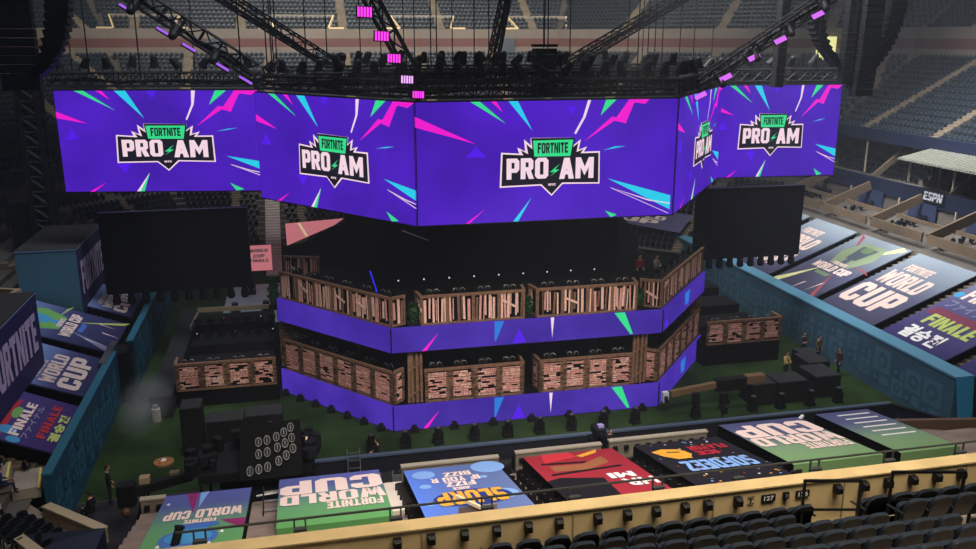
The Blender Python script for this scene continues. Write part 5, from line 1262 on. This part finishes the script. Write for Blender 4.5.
person((15.0,38.3,0), R(190), 'crew member in black standing in the pit behind the black tarp', (22,22,26), (24,24,28), pose='hold')
person((3.4,40.6,0), R(90), 'crew member in black crouching by the pit barrier near the left lamp platform', (18,18,20), (20,20,22), pose='sit')

# ================================================================== HAZE
hz = MB(); hz.bb(-60, 90, 24, 128, -1, 44, BLK); ho = hz.build('haze'); tag(ho, 'thin stage haze filling the arena bowl', 'haze', kind='stuff')
hm = bpy.data.materials.new('haze'); hm.use_nodes = True; nt = hm.node_tree; nt.nodes.clear()
ou = nt.nodes.new('ShaderNodeOutputMaterial'); vs_ = nt.nodes.new('ShaderNodeVolumeScatter'); vs_.inputs['Color'].default_value = (.8,.88,1,1); vs_.inputs['Density'].default_value = .0011; vs_.inputs['Anisotropy'].default_value = .1
nt.links.new(vs_.outputs[0], ou.inputs['Volume']); ho.data.materials.clear(); ho.data.materials.append(hm)

sm = MB(); sm.ball((0,0,0), 1.0, BLK, 20, 12); so = sm.build('smoke_puff', None, loc=(-8.75,47.6,1.5)); so.scale = (1.5,4.0,1.4)
tag(so, 'faint grey smoke drifting over the grass beside the left teal wall', 'smoke', kind='stuff')
mm_ = bpy.data.materials.new('smoke'); mm_.use_nodes = True; nt = mm_.node_tree; nt.nodes.clear()
ou = nt.nodes.new('ShaderNodeOutputMaterial'); v_ = nt.nodes.new('ShaderNodeVolumeScatter'); v_.inputs['Color'].default_value = (.85,.87,.9,1)
tc_ = nt.nodes.new('ShaderNodeTexCoord'); gr_ = nt.nodes.new('ShaderNodeTexGradient'); gr_.gradient_type = 'SPHERICAL'; no_ = nt.nodes.new('ShaderNodeTexNoise'); no_.inputs['Scale'].default_value = 1.6
mu_ = nt.nodes.new('ShaderNodeMath'); mu_.operation = 'MULTIPLY'; mu2 = nt.nodes.new('ShaderNodeMath'); mu2.operation = 'MULTIPLY'; mu2.inputs[1].default_value = .42
nt.links.new(tc_.outputs['Object'], gr_.inputs[0]); nt.links.new(tc_.outputs['Object'], no_.inputs['Vector']); nt.links.new(gr_.outputs['Fac'], mu_.inputs[0]); nt.links.new(no_.outputs['Fac'], mu_.inputs[1])
nt.links.new(mu_.outputs[0], mu2.inputs[0]); nt.links.new(mu2.outputs[0], v_.inputs['Density']); nt.links.new(v_.outputs[0], ou.inputs['Volume']); so.data.materials.clear(); so.data.materials.append(mm_)

# ================================================================== LIGHTS
w = bpy.data.worlds.new('world'); sc.world = w; w.use_nodes = True
w.node_tree.nodes['Background'].inputs[0].default_value = (.62,.68,.78,1); w.node_tree.nodes['Background'].inputs[1].default_value = .07
def area(name, loc, target, size, sy, energy, col, spread=180):
    l = bpy.data.lights.new(name, 'AREA'); l.shape = 'RECTANGLE'; l.size = size; l.size_y = sy; l.energy = energy; l.color = col; l.spread = R(spread)
    o = bpy.data.objects.new(name, l); COL.objects.link(o); o.location = loc; o.rotation_euler = (Vector(target)-Vector(loc)).to_track_quat('-Z', 'Y').to_euler(); return o
def spot(name, loc, target, energy, col, ang, blend=.6, rad=.4):
    l = bpy.data.lights.new(name, 'SPOT'); l.energy = energy; l.color = col; l.spot_size = R(ang); l.spot_blend = blend; l.shadow_soft_size = rad
    o = bpy.data.objects.new(name, l); COL.objects.link(o); o.location = loc; o.rotation_euler = (Vector(target)-Vector(loc)).to_track_quat('-Z', 'Y').to_euler(); return o
area('roof_lamp_near', (9,9,31), (10,15,11), 18, 5, 2700, (1,.90,.76), 110)
area('roof_lamp_near_tarps', (11,22,30), (11,31,2), 26, 6, 2600, (1,.93,.88), 70)
area('roof_lamp_right', (30,52,42), (46,54,8), 14, 34, 6300, (.97,.98,1), 90)
area('fill_right_deck', (36,54,40), (57,56,15), 8, 40, 6500, (.97,.98,1), 60)  # added fill that brightens the right deck seats
area('roof_lamp_far', (12,84,42), (14,108,20), 60, 10, 12500, (1,.96,.9), 110)
area('roof_lamp_left', (-4,52,36), (-16,54,5), 8, 26, 1800, (.85,.9,1), 80)
# stage key light on the timber fronts (front-of-house lamps)
spot('stage_lamp_left', (4,28,24), (1.5,47,4.5), 7500, (1,.86,.78), 26)
spot('stage_lamp_centre', (12,26,24), (12.4,44.2,4.8), 13500, (1,.86,.78), 36)
spot('stage_lamp_right', (20,28,24), (23,47.5,4.5), 1800, (1,.85,.72), 24)
spot('side_lamp_left', (-5,32,22), (-4.5,50,1.9), 5000, (1,.84,.78), 18)
spot('side_lamp_right', (29,32,22), (28.5,49.5,2.2), 3400, (1,.84,.8), 16)
spot('grass_lamp', (24,44,16), (26,45.5,0), 200, (.7,1,.6), 40)
spot('grass_lamp', (-4,46,10), (-4,47,0), 300, (.7,1,.6), 50)
spot('grass_lamp', (-8,56,9), (-4.5,68,0), 900, (.8,.88,1), 50)
spot('smoke_lamp', (-6,44,15), (-8,50,0), 700, (.85,.9,1), 34)
spot('stair_fill', (-2,66,16), (-2.2,88,4), 2500, (1,.93,.9), 22)  # added spot that brightens the far staircase
spot('tarp_wash', (2,30,26), (3,32,3), 1500, (.9,.92,1), 24)

sc.view_settings.view_transform = 'Standard'; sc.view_settings.look = 'None'; sc.view_settings.exposure = 0; sc.view_settings.gamma = 1; sc.view_settings.use_curve_mapping = False
sc.cycles.use_denoising = True; sc.cycles.max_bounces = 5; sc.cycles.diffuse_bounces = 2; sc.cycles.glossy_bounces = 2; sc.cycles.volume_bounces = 0; sc.cycles.volume_step_rate = 5
try: sc.cycles.sample_clamp_indirect = 4
except Exception: pass
